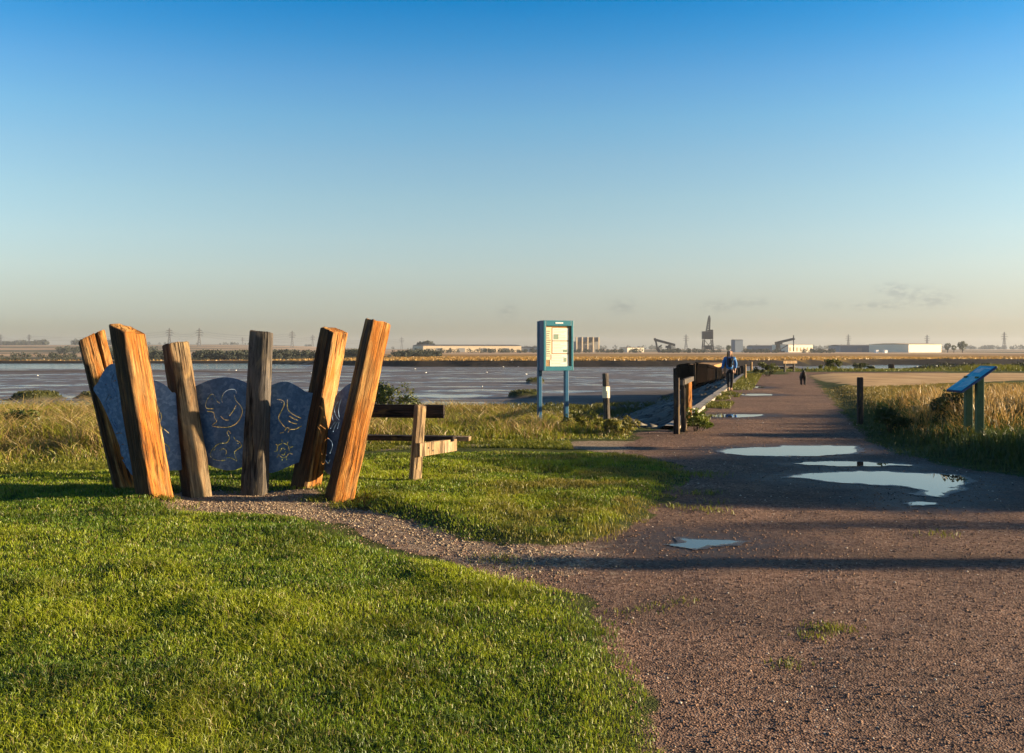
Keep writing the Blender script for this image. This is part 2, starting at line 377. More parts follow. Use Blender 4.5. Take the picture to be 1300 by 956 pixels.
def terrain_mat():
    k = N('terrain'); k.m.displacement_method = 'BUMP'
    v = k.coord('Object')
    A = k.attr('mask_a'); B = k.attr('mask_b')
    Cm = k.attr('mask_c')
    aw = k.n('Attribute', attribute_name='mask_a').outputs['Alpha']; mar = k.n('Attribute', attribute_name='mask_b').outputs['Alpha']
    n_hi = k.noise(v, 42, 4, .7); n_mid = k.noise(v, 6, 5, .62); n_lo = k.noise(v, .7, 5, .6)
    def edge(sock, n, w=.5):
        a = k.math('ADD', sock, k.math('MULTIPLY', k.math('SUBTRACT', n, .5), w)); return k.mr(a, .42, .58)
    # soil under grass
    soil = k.ramp(n_mid, [(.35, (.035, .045, .012)), (.6, (.075, .085, .02)), (.75, (.13, .11, .045))])
    # crushed red gravel
    st1 = k.voro(v, 95, 'Color'); st2 = k.voro(v, 38, 'Color')
    s1 = k.n('SeparateColor'); k.l(st1, s1.inputs[0]); s2 = k.n('SeparateColor'); k.l(st2, s2.inputs[0])
    f = k.math('ADD', k.math('MULTIPLY', s1.outputs[0], .55), k.math('MULTIPLY', s2.outputs[1], .45))
    gcol = k.ramp(f, [(.08, (.035, .022, .018)), (.35, (.165, .096, .068)), (.62, (.265, .162, .115)), (.88, (.35, .232, .17)), (.985, (.48, .39, .32))])
    trk = k.noise(k.coord('Object', (.22, .75, 1)), 1.0, 5, .6, .6)
    gcol = k.mix(k.mr(n_lo, .42, .62, 0, .6), gcol, k.mix(.6, gcol, (.085, .062, .052)))
    gcol = k.mix(k.mr(trk, .50, .62, 0, .6), gcol, k.mix(.7, gcol, (.075, .052, .042)))
    gcol = k.mix(k.mr(n_mid, .50, .68, 0, .5), gcol, (.085, .060, .046))
    wetf = k.math('MULTIPLY', aw, k.mr(n_mid, .3, .55, .6, 1))
    gcol = k.mix(k.math('MULTIPLY', wetf, .82), gcol, (.038, .029, .025))
    # pale dirt
    dcol = k.ramp(f, [(.1, (.12, .085, .06)), (.45, (.29, .205, .14)), (.8, (.43, .33, .24)), (.97, (.62, .54, .44))])
    # mud
    vs = k.coord('Object', (.085, .12, 1)); vs2 = k.coord('Object', (.5, .5, 1))
    pool = k.noise(vs, 1.0, 6, .62, .35); rip = k.noise(vs2, 1.0, 5, .6)
    pf = k.math('ADD', k.math('MULTIPLY', pool, .75), k.math('MULTIPLY', rip, .25))
    mcol = k.ramp(rip, [(.3, (.07, .054, .048)), (.5, (.135, .108, .098)), (.68, (.21, .165, .135))])
    mcol = k.mix(k.mr(n_lo, .55, .75, 0, .35), mcol, (.13, .12, .05))
    # sand, saltings, fields
    scol = k.ramp(k.noise(k.coord('Object', (.5, .25, 1)), 1.0, 5, .6), [(.3, (.34, .22, .11)), (.55, (.50, .33, .17)), (.7, (.56, .39, .22))])
    salt = k.ramp(k.noise(k.coord('Object', (.03, .012, 1)), 1.0, 5, .6), [(.3, (.16, .085, .02)), (.5, (.30, .16, .04)), (.7, (.38, .24, .06))])
    fld = k.voro(k.coord('Object', (.0035, .0016, 1)), 1.0, 'Color'); fs = k.n('SeparateColor'); k.l(fld, fs.inputs[0])
    fcol = k.ramp(fs.outputs[0], [(.0, (.06, .07, .035)), (.35, (.12, .105, .05)), (.45, (.52, .34, .20)), (1.0, (.58, .38, .26))], 'CONSTANT')
    fcol = k.mix(.3, fcol, k.ramp(k.noise(k.coord('Object', (.02, .01, 1)), 1.0, 4), [(.3, (.12, .09, .05)), (.7, (.5, .36, .23))]))
    mcolr = k.ramp(n_lo, [(.3, (.035, .045, .012)), (.7, (.075, .075, .02))])
    c = soil
    c = k.mix(edge(A[0], n_mid, .9), c, gcol)
    c = k.mix(k.math('MULTIPLY', edge(A[1], n_mid, .8), .85), c, dcol)
    c = k.mix(edge(B[0], n_lo, .5), c, scol)
    mcol = k.mix(k.math('MULTIPLY', Cm[0], .8), mcol, k.mix(k.mr(n_mid, .4, .6), (.05, .04, .034), (.14, .11, .09)))
    c = k.mix(A[2], c, mcol)
    c = k.mix(mar, c, mcolr)
    c = k.mix(B[1], c, salt); c = k.mix(B[2], c, fcol); c = k.mix(Cm[1], c, (.022, .017, .014))
    wetmud = k.math('MULTIPLY', k.mr(pf, .50, .57), k.math('SUBTRACT', 1.0, Cm[0]))     # 1 = film of water
    mr_ = k.math('MULTIPLY', k.math('MULTIPLY', A[2], k.math('SUBTRACT', 1.0, mar)), k.math('SUBTRACT', 1.0, k.math('MULTIPLY', Cm[0], .85)))
    rough = k.math('SUBTRACT', k.mr(mr_, 0, 1, .9, .62), k.math('MULTIPLY', mr_, k.math('MULTIPLY', wetmud, .52)))
    rough = k.math('SUBTRACT', rough, k.math('MULTIPLY', wetf, .42))
    spec = k.math('MULTIPLY', mr_, k.mr(wetmud, 0, 1, .28, .5)); spec = k.math('ADD', spec, .1)
    hb = k.math('ADD', k.math('MULTIPLY', k.voro(v, 90, 'Distance'), .8), k.math('ADD', k.math('MULTIPLY', n_hi, .7), k.math('MULTIPLY', n_mid, 1.2)))
    hb = k.math('MULTIPLY', hb, k.math('SUBTRACT', 1.0, k.math('MULTIPLY', wetf, .6)))
    nearb = k.math('SUBTRACT', 1.0, k.math('MAXIMUM', A[2], B[1]))
    bmp = k.n('Bump'); bmp.inputs['Distance'].default_value = .014; k.l(hb, bmp.inputs['Height']); k.l(k.math('MULTIPLY', nearb, .8), bmp.inputs['Strength'])
    b2 = k.n('Bump'); b2.inputs['Distance'].default_value = .12
    k.l(k.math('MULTIPLY', rip, k.math('SUBTRACT', 1.0, k.math('MULTIPLY', wetmud, .6))), b2.inputs['Height']); k.l(k.math('MULTIPLY', mr_, .55), b2.inputs['Strength']); k.l(bmp.outputs[0], b2.inputs['Normal'])
    k.bsdf(c, rough, b2.outputs[0], 0, spec); return k.m
MAT['terrain'] = terrain_mat()

ii = np.arange((ny - 1) * (nx - 1)); r_, c_ = ii // (nx - 1), ii % (nx - 1)
quads = np.stack([r_ * nx + c_, r_ * nx + c_ + 1, (r_ + 1) * nx + c_ + 1, (r_ + 1) * nx + c_], 1)
fG = mG[quads].mean(1); fD = DPL[quads].mean(1); fT = TF[quads].mean(1)
cls = np.zeros(len(quads), int)
cls[(fD > .9) & (fT < 0)] = 2
cls[fT >= 0] = 3
cls[(fG > .5) & (fD < 0)] = 1
for idx, nm in enumerate(('ground', 'path', 'mudflat', 'far_shore')):
    q = quads[cls == idx]; used, inv = np.unique(q.ravel(), return_inverse=True)
    me = np_mesh(nm, V[used], inv, np.arange(len(q)) * 4, np.full(len(q), 4), {'mask_a': mA[used], 'mask_b': mB[used], 'mask_c': mC[used]})
    o = link(nm, me, MAT['terrain'], None, True)
    tag(o, {'ground': 'grassy shoreline ground under the lawns and banks', 'path': 'reddish crushed gravel path running out to the point',
            'mudflat': 'wet grey mudflat left bare by the tide', 'far_shore': 'low brown saltings and fields across the estuary'}[nm], nm.replace('_', ' '), kind='structure')

# tide water ------------------------------------------------------
def water_mat(name, base, rough, bscale, bstr):
    k = N(name); v = k.coord('Object', (1, .6, 1))
    n = k.noise(v, bscale, 4, .6)
    p = k.bsdf(base, rough, k.bump(n, bstr, .02 if rough < .05 else .16), 0, .5); p.inputs['IOR'].default_value = 1.42; return k.m
MAT['water'] = water_mat('estuary_water', (.02, .05, .09), .08, .9, .9)
m = MB(); m.bm.faces.new([m.bm.verts.new(p) for p in ((-1500, 90, WL), (1500, 90, WL), (1500, 480, WL), (-1500, 480, WL))])
tag(m.build('water', MAT['water']), 'blue tidal channel beyond the mudflat', 'water', kind='structure')

# puddles ---------------------------------------------------------
MAT['puddle'] = water_mat('puddle_water', (.03, .026, .022), .015, 5, .03)
PL_LABEL = {'wide': 'wide shallow puddle across the path nearest the dark square bollard', 'thin': 'thin sliver of puddle between the two widest puddles',
            'large': 'largest puddle, reflecting the tall grass of the right bank', 'small': 'tiny puddle just below the right end of the largest puddle',
            'jagged': 'jagged edged puddle in the foreground near the grass island', 'far_a': 'narrow puddle on the path beside the sea wall kerb',
            'far_b': 'faint puddle on the path close to the walker', 'far_c': 'farthest faint puddle on the path, behind the walker'}
def puddle_mat():
    """open water that shoals into wet silt and grit along a ragged margin"""
    k = N('puddle_water'); v = k.coord('Object'); a = k.n('Attribute', attribute_name='depth'); sp = k.n('SeparateColor'); k.l(a.outputs['Color'], sp.inputs[0])
    n = k.noise(v, 5, 6, .65, .4); n2 = k.noise(v, 34, 4, .7); g = k.voro(v, 70, 'Color'); gs = k.n('SeparateColor'); k.l(g, gs.inputs[0])
    e = k.math('SUBTRACT', sp.outputs[0], k.math('ADD', k.math('MULTIPLY', k.math('SUBTRACT', n, .30), .42), k.math('MULTIPLY', k.math('SUBTRACT', n2, .5), .10)))
    f = k.mr(e, -.02, .03)
    silt = k.ramp(gs.outputs[0], [(.1, (.022, .016, .013)), (.6, (.055, .038, .030)), (.95, (.10, .07, .055))])
    k.bsdf(k.mix(f, silt, (.028, .024, .020)), k.mr(f, 0, 1, .42, .015), k.bump(k.math('MULTIPLY', n2, k.math('SUBTRACT', 1.0, f)), .6, .012), 0, .5)
    p = [q for q in k.t.nodes if q.type == 'BSDF_PRINCIPLED'][0]; p.inputs['IOR'].default_value = 1.42; return k.m
MAT['puddle'] = puddle_mat()
for key, pts in PW.items():
    pts = np.array(pts); c = pts.mean(0); pad = .12 + .008 * c[1]; lo, hi = pts.min(0) - pad, pts.max(0) + pad
    st = np.array((.022, .035)) * max(1, c[1] / 10); gx = np.arange(lo[0], hi[0], st[0]); gy = np.arange(lo[1], hi[1], st[1]); A_, B_2 = np.meshgrid(gx, gy); nxp = len(gx)
    w = .05 + .004 * B_2.ravel()
    xx = A_.ravel(); yy = B_2.ravel(); q = sd(xx + (fbm(xx * 3, yy * 3, 61, 5) - .5) * w * 2.4, yy + (fbm(xx * 3, yy * 3, 71, 5) - .5) * w * 3, pts)
    dep = np.clip((-q + .02 + .002 * c[1]) / (.9 if key in ('wide', 'large') else .45), -.5, 1) 
    ii = np.arange((len(gy) - 1) * (nxp - 1)); r_, c_ = ii // (nxp - 1), ii % (nxp - 1); qd = np.stack([r_ * nxp + c_, r_ * nxp + c_ + 1, (r_ + 1) * nxp + c_ + 1, (r_ + 1) * nxp + c_], 1)
    qd = qd[(q[qd] < .03 + .002 * c[1]).all(1)]; used, inv = np.unique(qd.ravel(), return_inverse=True)
    vv = np.stack([xx[used] - c[0], yy[used] - c[1], np.zeros(len(used))], 1); at = np.stack([dep[used]] * 3 + [np.ones(len(used))], 1)
    o = link('puddle', np_mesh('puddle', vv, inv, np.arange(len(qd)) * 4, np.full(len(qd), 4), {'depth': at}), MAT['puddle'], None, True); o.location = (c[0], c[1], .005)
    tag(o, PL_LABEL[key], 'puddle', 'puddles on the gravel path')
# ------------------------------------------------------------------ the timber sculpture
def timber_mesh(name, L, w, d, seed, rough=.010, taper=.06, tilt=(0, 0), below=.3, nseg=34, cut=.07, notch=None):
    """squared, weathered timber; local Z runs along it, local +X is its main face"""
    per = []
    K = [-1 + cut, -.55, -.1, .2, .35, .5, 1 - cut]
    for u in K: per.append((1, u))
    for u in K: per.append((-u, 1))
    for u in K: per.append((-1, -u))
    for u in K: per.append((u, -1))
    m = MB(); rings = []
    zs = [-below + (L + below) * i / nseg for i in range(nseg + 1)]
    for i, z in enumerate(zs):
        t = max(0, z) / L; k = 1 + taper * (1 - t) - .02 * t; ring = []
        for (a, b) in per:
            n1 = mnoise.noise((a * 1.1 + seed * 3.1, b * 1.1 + seed, z * 1.3)); n2 = mnoise.noise((a * 4 + seed, b * 4 - seed, z * 5)); n3 = mnoise.noise((a * 9 - seed, b * 9, z * 2.2 + seed))
            corner = max(0, abs(a) + abs(b) - 1.7) * 2.5
            q = 1 - (n1 * .055 + n2 * .03 + max(0, n3) * .03) - corner * (.03 + .09 * abs(mnoise.noise((seed, a + b * 2, z * 3))))
            x, y = a * w / 2 * k * q, b * d / 2 * k * q
            zz = z + (tilt[0] * x + tilt[1] * y) * max(0, (z - L * .5) / (L * .5)) if z > L * .5 else z
            if i == nseg: zz += mnoise.noise((a * 3 + seed, b * 3, seed)) * .012
            if notch and i >= nseg - notch[2] and abs(a - notch[0]) < .05 and abs(b - notch[1]) < .06:
                x *= 1 - .075 * (i - nseg + notch[2])
            ring.append((x, y, zz))
        rings.append(ring)
    last = rings[-1]; cx = sum(p[0] for p in last) / len(last); cy = sum(p[1] for p in last) / len(last)
    rings.append([(cx + (p[0] - cx) * .93, cy + (p[1] - cy) * .93, p[2] + .012) for p in last])
    rings.append([(cx + (p[0] - cx) * .45, cy + (p[1] - cy) * .45, p[2] + .004 + tilt[0] * 0) for p in last])
    m.loft(rings); return m
def frame_from(base, top, ang):
    a = (top - base).normalized(); n = Vector((math.cos(ang), math.sin(ang), 0)); n = (n - a * n.dot(a)).normalized(); y = a.cross(n)
    return Matrix(((n.x, y.x, a.x), (n.y, y.y, a.y), (n.z, y.z, a.z))).to_4x4()
def timber(name, base, top, w, d, ang, mat, parent=None, ploc=Vector((0, 0, 0)), seed=1.0, **kw):
    base = Vector(base); top = Vector(top)
    o = timber_mesh(name, (top - base).length, w, d, seed, **kw).build(name, mat, parent)
    o.data.polygons.foreach_set('use_smooth', [True] * len(o.data.polygons))
    try: o.data.set_sharp_from_angle(angle=math.radians(38))
    except Exception: pass
    o.matrix_local = Matrix.Translation(base - ploc) @ frame_from(base, top, math.radians(ang)); return o

SC = Vector((-3.1, 11.0, 0))
sculpt_root = empty('timber_sculpture', SC)
tag(sculpt_root, 'arc of six leaning weathered timbers joined by cut steel panels of animals', 'sculpture')
def P0(px, py, Y): return Vector(((px - CX) / F * Y, Y, CH - (py - HY) / F * Y))
def base_at(px, Y): return Vector(((px - CX) / F * Y, Y, 0.0))
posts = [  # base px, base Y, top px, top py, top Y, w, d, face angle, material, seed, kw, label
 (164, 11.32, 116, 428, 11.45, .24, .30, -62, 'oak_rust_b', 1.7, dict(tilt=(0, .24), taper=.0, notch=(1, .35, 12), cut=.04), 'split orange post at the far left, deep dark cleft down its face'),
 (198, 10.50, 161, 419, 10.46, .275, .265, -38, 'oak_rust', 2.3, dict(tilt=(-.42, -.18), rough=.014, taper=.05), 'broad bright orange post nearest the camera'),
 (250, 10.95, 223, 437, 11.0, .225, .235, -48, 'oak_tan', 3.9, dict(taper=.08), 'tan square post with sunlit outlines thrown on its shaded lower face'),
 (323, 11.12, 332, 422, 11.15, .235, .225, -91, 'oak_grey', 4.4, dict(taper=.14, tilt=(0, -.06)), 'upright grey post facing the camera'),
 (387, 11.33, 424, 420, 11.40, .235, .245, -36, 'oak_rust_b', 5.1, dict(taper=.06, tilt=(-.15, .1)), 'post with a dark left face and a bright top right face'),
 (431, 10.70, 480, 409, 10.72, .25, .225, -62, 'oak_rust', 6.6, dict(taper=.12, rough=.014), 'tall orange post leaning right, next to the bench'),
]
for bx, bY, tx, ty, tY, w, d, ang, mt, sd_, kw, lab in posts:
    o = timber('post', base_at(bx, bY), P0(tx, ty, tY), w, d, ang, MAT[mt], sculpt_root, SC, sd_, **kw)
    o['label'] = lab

def smooth_line(pts, n=5, closed=False):
    P = [np.array(p, float) for p in pts]; out = []; m = len(P)
    for i in range(m if closed else m - 1):
        p0 = P[i - 1] if (closed or i > 0) else P[i]; p1 = P[i]; p2 = P[(i + 1) % m]; p3 = P[(i + 2) % m] if (closed or i + 2 < m) else P[i + 1]
        for j in range(n):
            t = j / n
            out.append(.5 * ((2 * p1) + (-p0 + p2) * t + (2 * p0 - 5 * p1 + 4 * p2 - p3) * t * t + (-p0 + 3 * p1 - 3 * p2 + p3) * t ** 3))
    if not closed: out.append(P[-1])
    return out
def panel(A, B, outline, strokes, label, wline=.0092, mat='galv'):
    A = np.array(A); B = np.array(B); dh = (B - A) / np.linalg.norm(B - A); nrm = np.array((-dh[1], dh[0]))
    def un(px, py):
        dx, dy = (px - CX) / F, 1.0; t = (A @ nrm) / (dx * nrm[0] + dy * nrm[1])
        p = np.array((dx * t, dy * t)); return np.array(((p - A) @ dh, CH - (py - HY) / F * t))
    cu = bpy.data.curves.new('panel', 'CURVE'); cu.dimensions = '2D'; cu.fill_mode = 'BOTH'; cu.extrude = .006
    def add(pts):
        s = cu.splines.new('POLY'); s.points.add(len(pts) - 1)
        for q, p in zip(s.points, pts): q.co = (p[0], p[1], 0, 1)
        s.use_cyclic_u = True
    add(smooth_line([un(*p) for p in outline], 5, True))
    for st in strokes:
        pts = smooth_line([un(*p) for p in st], 4); Lf, Rt = [], []
        for i, p in enumerate(pts):
            a = pts[max(0, i - 1)]; b = pts[min(len(pts) - 1, i + 1)]; t = b - a; t = t / (np.linalg.norm(t) + 1e-9); n = np.array((-t[1], t[0])) * wline / 2
            Lf.append(p + n); Rt.append(p - n)
        add(Lf + Rt[::-1])
    tmp = bpy.data.objects.new('tmp', cu); COL.objects.link(tmp)
    dg = bpy.context.evaluated_depsgraph_get(); me = bpy.data.meshes.new_from_object(tmp.evaluated_get(dg)); bpy.data.objects.remove(tmp); bpy.data.curves.remove(cu)
    me.name = 'panel'; me.materials.clear()
    o = link('panel', me, MAT[mat], sculpt_root)
    M = Matrix(((dh[0], 0, nrm[0] * -1, A[0] - SC.x), (dh[1], 0, nrm[1] * -1, A[1] - SC.y), (0, 1, 0, 0), (0, 0, 0, 1)))
    o.matrix_local = M; o['label'] = label; return o
def zs(lst, ox, oy, k): return [[(ox + x * k, oy + y * k) for x, y in s] for s in lst]
Z3 = dict(ox=190, oy=420, k=.2301)
squirrel_rabbit = zs([
 [(388, 400), (372, 388), (352, 352), (334, 356), (316, 384), (309, 412), (318, 428), (352, 430)],
 [(316, 444), (352, 450), (358, 478), (370, 500), (345, 522), (372, 530), (430, 532), (478, 512), (504, 474), (512, 440), (500, 412), (476, 384), (466, 352)],
 [(480, 346), (470, 324), (434, 326), (408, 346), (397, 376), (402, 396)],
 [(340, 700), (334, 680), (352, 648), (384, 622), (424, 618), (440, 592), (428, 564), (436, 552), (448, 568)],
 [(464, 584), (474, 604), (494, 612), (507, 636), (482, 656), (468, 672), (476, 700), (480, 718), (452, 702), (424, 700)],
 [(418, 714), (380, 716), (348, 706)], [(338, 378), (346, 376)], [(484, 620), (491, 622)], [(440, 470), (462, 440), (478, 410)], [(392, 470), (412, 490), (436, 492)], [(386, 660), (408, 650), (424, 664), (420, 684)], [(352, 662), (362, 652)]], **Z3)
Z4 = dict(ox=300, oy=400, k=.2511)
goose_sun = zs([
 [(206, 426), (238, 434), (240, 462), (214, 516), (228, 546), (250, 572)], [(258, 426), (260, 474), (284, 500), (328, 522)],
 [(246, 586), (254, 570), (268, 574), (262, 594)], [(272, 578), (302, 576), (330, 560)], [(220, 598), (240, 592)], [(268, 510), (290, 524), (312, 532)], [(262, 534), (284, 546), (306, 550)], [(226, 440), (231, 442)],
 [(206, 690), (210, 662), (232, 648)], [(240, 648), (262, 660), (268, 688)], [(266, 696), (254, 716), (232, 720), (212, 704)],
 [(222, 690), (232, 672), (248, 680)], [(250, 690), (240, 708), (228, 704)],
 [(192, 688), (202, 690)], [(200, 652), (210, 660)], [(230, 628), (233, 642)], [(262, 640), (256, 652)], [(288, 664), (272, 670)], [(284, 704), (270, 698)], [(256, 732), (250, 720)], [(232, 738), (232, 724)], [(204, 722), (212, 710)]], **Z4)
Z6 = dict(ox=350, oy=510, k=.1464)
leaf_loop = zs([
 [(548, -4), (522, 40), (514, 84), (530, 128), (556, 160)], [(572, -20), (556, 30), (548, 80), (556, 140)], [(505, 110), (494, 128), (500, 164)],
 [(524, 172), (500, 200), (478, 234)], [(538, 176), (518, 214), (502, 262)], [(556, 172), (548, 200), (540, 232)],
 [(444, 310), (470, 326), (492, 354), (494, 396), (474, 448)], [(430, 462), (436, 506), (460, 532), (476, 500)], [(436, 452), (448, 470)]], **Z6)
Z1 = dict(ox=90, oy=400, k=.136)
heron = zs([
 [(322, 652), (334, 646), (348, 700), (352, 752), (330, 800), (338, 842)], [(350, 740), (372, 752), (380, 776), (362, 792)], [(354, 800), (372, 850), (392, 920)],
 [(404, 552), (388, 600), (386, 650), (404, 690), (424, 720), (440, 800), (450, 880)], [(398, 620), (422, 612), (436, 640)], [(340, 850), (352, 880), (346, 910)],
 [(360, 880), (372, 940), (396, 1010), (424, 1052), (440, 1100)], [(400, 960), (412, 1000), (440, 1040)], [(420, 1110), (450, 1100), (480, 1104)],
 [(500, 1210), (476, 1206), (466, 1240), (470, 1280), (482, 1320)], [(486, 1350), (510, 1390), (530, 1430)], [(508, 1230), (520, 1290), (530, 1330)]], **Z1)
scribble = zs([
 [(40, 410), (52, 440), (44, 470), (58, 490)], [(60, 450), (66, 480), (54, 510)], [(58, 520), (70, 540), (66, 560)], [(78, 540), (108, 566)], [(80, 620), (104, 640), (108, 664)], [(76, 650), (96, 690)], [(90, 690), (96, 730)]], **Z3)
panel((-3.60, 11.09), (-2.76, 11.05), [(232, 500), (242, 493), (253, 488), (268, 482), (285, 479), (300, 481), (313, 486), (332, 496), (334, 540), (334, 583), (312, 591), (300, 596), (288, 597), (275, 594), (262, 590), (248, 592), (240, 590), (234, 545)], squirrel_rabbit, 'blue grey panel cut with a squirrel above a rabbit')
panel((-2.98, 11.20), (-2.28, 11.29), [(318, 500), (333, 493), (347, 488), (356, 485), (366, 485), (377, 490), (388, 497), (402, 504), (400, 540), (392, 580), (376, 588), (362, 594), (350, 599), (338, 600), (322, 592), (320, 545)], goose_sun, 'blue grey panel cut with a goose above a spiky flower')
panel((-2.16, 11.42), (-1.62, 10.84), [(426, 506), (428, 501), (433, 496), (441, 489), (450, 485), (458, 483), (454, 520), (442, 570), (434, 600), (425, 605), (414, 599), (405, 589), (411, 568), (420, 535)], leaf_loop, 'narrow panel cut with leaves, beside the tall right post')
panel((-3.84, 10.74), (-3.40, 11.0), [(180, 482), (192, 482), (202, 485), (211, 490), (218, 498), (224, 503), (229, 550), (233, 592), (220, 597), (205, 597), (192, 592), (186, 540)], scribble, 'narrow panel cut with plant stems, behind the broad orange post')
panel((-4.40, 11.02), (-3.76, 10.76), [(119, 494), (125, 485), (131, 473), (137, 465), (143, 462), (152, 466), (164, 478), (176, 500), (186, 560), (192, 600), (180, 605), (168, 603), (160, 588), (150, 560), (138, 530), (127, 507)], heron, 'left panel cut with a wading bird')

# ------------------------------------------------------------------ bench beside the sculpture
BR = Vector((-1.2, 12.0, 0)); bench = empty('park_bench', BR)
tag(bench, 'heavy timber bench with dark back beam standing on the grass beside the sculpture', 'bench')
def quadloft(name, ringA, ringB, mat, parent, ploc):
    m = MB(); m.loft([[Vector(p) - ploc for p in ringA], [Vector(p) - ploc for p in ringB]]); return m.build(name, mat, parent)
for px, Y in ((526.5, 11.92), (447, 12.35)):
    timber('leg', base_at(px, Y), P0(px + 7, 515.5, Y + .0), .125, .115, -62, MAT['bench_wood'], bench, BR, px * .01, rough=.003, taper=.02, cut=.05, below=.25)
def plank(name, pxa, pxb, ya, yb, Ya, Yb, th, mat, lab=None):
    a0, a1, b0, b1 = P0(pxa, ya, Ya), P0(pxa, yb, Ya), P0(pxb, ya, Yb), P0(pxb, yb, Yb)
    h = abs(a0.z - a1.z); z0 = (a0.z + b0.z) / 2; dr = Vector((b0.x - a0.x, b0.y - a0.y, 0)); L = dr.length; an = math.atan2(dr.y, dr.x)
    m = MB(); m.box(0, 0, 0, th, h, L, bevel=.006); o = m.build(name, mat, bench)
    c = Vector(((a0.x + b0.x) / 2, (a0.y + b0.y) / 2, z0 - h / 2)) - BR
    o.matrix_local = Matrix.Translation(c) @ Matrix.Rotation(an, 4, 'Z') @ Matrix(((0, 0, 1, 0), (1, 0, 0, 0), (0, 1, 0, 0), (0, 0, 0, 1)))
    if lab: o['label'] = lab
    return o
plank('backrest', 440, 564, 513.5, 530, 12.22, 12.03, .07, MAT['bench_stain'], 'dark stained back beam')
plank('seat_plank', 446, 577, 552.6, 559, 12.62, 12.42, .17, MAT['bench_stain'])
plank('seat_plank', 450, 597, 553.2, 558.6, 12.84, 12.64, .17, MAT['bench_wood'], 'paler rear seat plank')
bA, bB = P0(523, 561, 11.90), P0(570, 567, 12.55); dr = Vector((bB.x - bA.x, bB.y - bA.y, 0)).normalized(); sd2 = Vector((-dr.y, dr.x, 0)) * .035
zA0, zA1 = P0(523, 562, 11.9).z, P0(523, 579, 11.9).z; zB0, zB1 = zA0 - .006, P0(576, 570.6, 12.62).z
off = Vector((.075, -.075, 0))
def rg(p, z0, z1): p = p + off; return [(p.x + sd2.x, p.y + sd2.y, z0), (p.x - sd2.x, p.y - sd2.y, z0), (p.x - sd2.x, p.y - sd2.y, z1), (p.x + sd2.x, p.y + sd2.y, z1)]
quadloft('seat_bracket', rg(bA, zA0, zA1), rg(bB, zB0, zB1), MAT['bench_wood'], bench, BR)
for t, zz in ((.22, .35), (.34, .62)):
    m = MB(); p = bA + off + (bB - bA) * t - sd2 * 1.05 - BR; p.z = zA1 + (zA0 - zA1) * (1 - zz) * .9
    m.bar(p, p - sd2 * .18, .022, n=8); m.build('bolt', MAT['steel_dark'], bench)

# ------------------------------------------------------------------ notice board
MAT['teal'] = mottled('teal_paint', (.018, .14, .19), (.028, .185, .235), 5, .38, 0, .06, .003, .5)
MAT['navy'] = mottled('navy_paint', (.008, .035, .12), (.012, .055, .17), 5, .4, 0, .06, .003, .5)
MAT['leg_blue'] = mottled('leg_blue_paint', (.008, .07, .15), (.012, .10, .20), 5, .4, 0, .06, .003, .4)
MAT['paper'] = mottled('paper', (.82, .76, .62), (.88, .83, .70), 3, .55)
MAT['paper_b'] = mottled('paper_aged', (.70, .58, .36), (.78, .68, .46), 3, .55)
MAT['cork'] = mottled('cork', (.34, .20, .09), (.42, .26, .13), 20, .9)
MAT['ink'] = plain('ink', (.22, .20, .18), .7); MAT['ink_g'] = plain('ink_green', (.25, .34, .25), .7); MAT['white'] = plain('white_paint', (.8, .8, .78), .5)
nb = empty('notice_board', (.943, 20.25, 0), math.radians(22))
tag(nb, 'teal framed notice board with cream notices on two blue legs by the shore', 'notice board')
z0, z1 = 1.19, 2.21; bw = .665
m = MB(); m.box(0, .125, (z0 + z1) / 2, bw, .19, z1 - z0, bevel=.008); m.build('cabinet', MAT['navy'], nb)
m = MB()
for (cx, cz, sx, sz) in ((-.308, 1.70, .05, 1.02), (.308, 1.70, .05, 1.02)): m.box(cx, .005, cz, sx, .05, sz, bevel=.006)
m.box(0, .005, z1 - .055, .566, .05, .11, bevel=.006); m.box(0, .005, z0 + .045, .566, .05, .09, bevel=.006)
fr = m.build('frame', MAT['teal'], nb)
m = MB(); m.box(.01, -.023, z1 - .05, .17, .006, .03); m.build('name_plate', MAT['white'], nb)
m = MB(); m.box(0, .025, 1.69, .566, .012, .83); m.build('backing', MAT['cork'], nb)
def sheet(cx, cz, sx, sz, mat, lines, pic=None):
    m = MB(); m.box(cx, .016, cz, sx, .004, sz); p = m.build('notice', mat, nb)
    r = random.Random(int(cz * 999)); x0 = cx - sx * .42; m = MB(); prev = None; t_ = sz * .013
    for i in range(lines):
        ww = sx * (.4 + .4 * r.random()); zz = cz + sz * (.38 - .76 * i / max(1, lines - 1))
        v = [m.bm.verts.new((a, .0128, b)) for a, b in ((x0 - .0015, zz + t_), (x0, zz + t_), (x0 + ww, zz + t_), (x0 + ww, zz - t_), (x0, zz - t_), (x0 - .0015, zz - t_))]
        m.bm.faces.new((v[0], v[5], v[4], v[1])); m.bm.faces.new((v[1], v[4], v[3], v[2]))
        if prev: m.bm.faces.new((prev[5], v[0], v[1], prev[4]))
        prev = v
    m.build('print', MAT['ink'], p)
    if pic:
        m = MB(); m.box(cx + pic[0] * sx, .0125, cz + pic[1] * sz, sx * pic[2], .001, sz * pic[3]); m.build('picture', MAT['ink_g'], p)
sheet(-.205, 1.74, .115, .66, MAT['paper_b'], 12)
sheet(.055, 1.93, .36, .25, MAT['paper'], 7, (-.28, -.22, .3, .4))
sheet(.055, 1.665, .36, .24, MAT['paper'], 7, (.28, -.3, .26, .22))
sheet(.03, 1.40, .42, .25, MAT['paper'], 7, (.30, .05, .16, .3))
for sx in (-.30, .30):
    m = MB(); m.box(sx, .27, 1.0, .085, .085, 2.4, bevel=.01); m.build('leg', MAT['leg_blue'], nb)

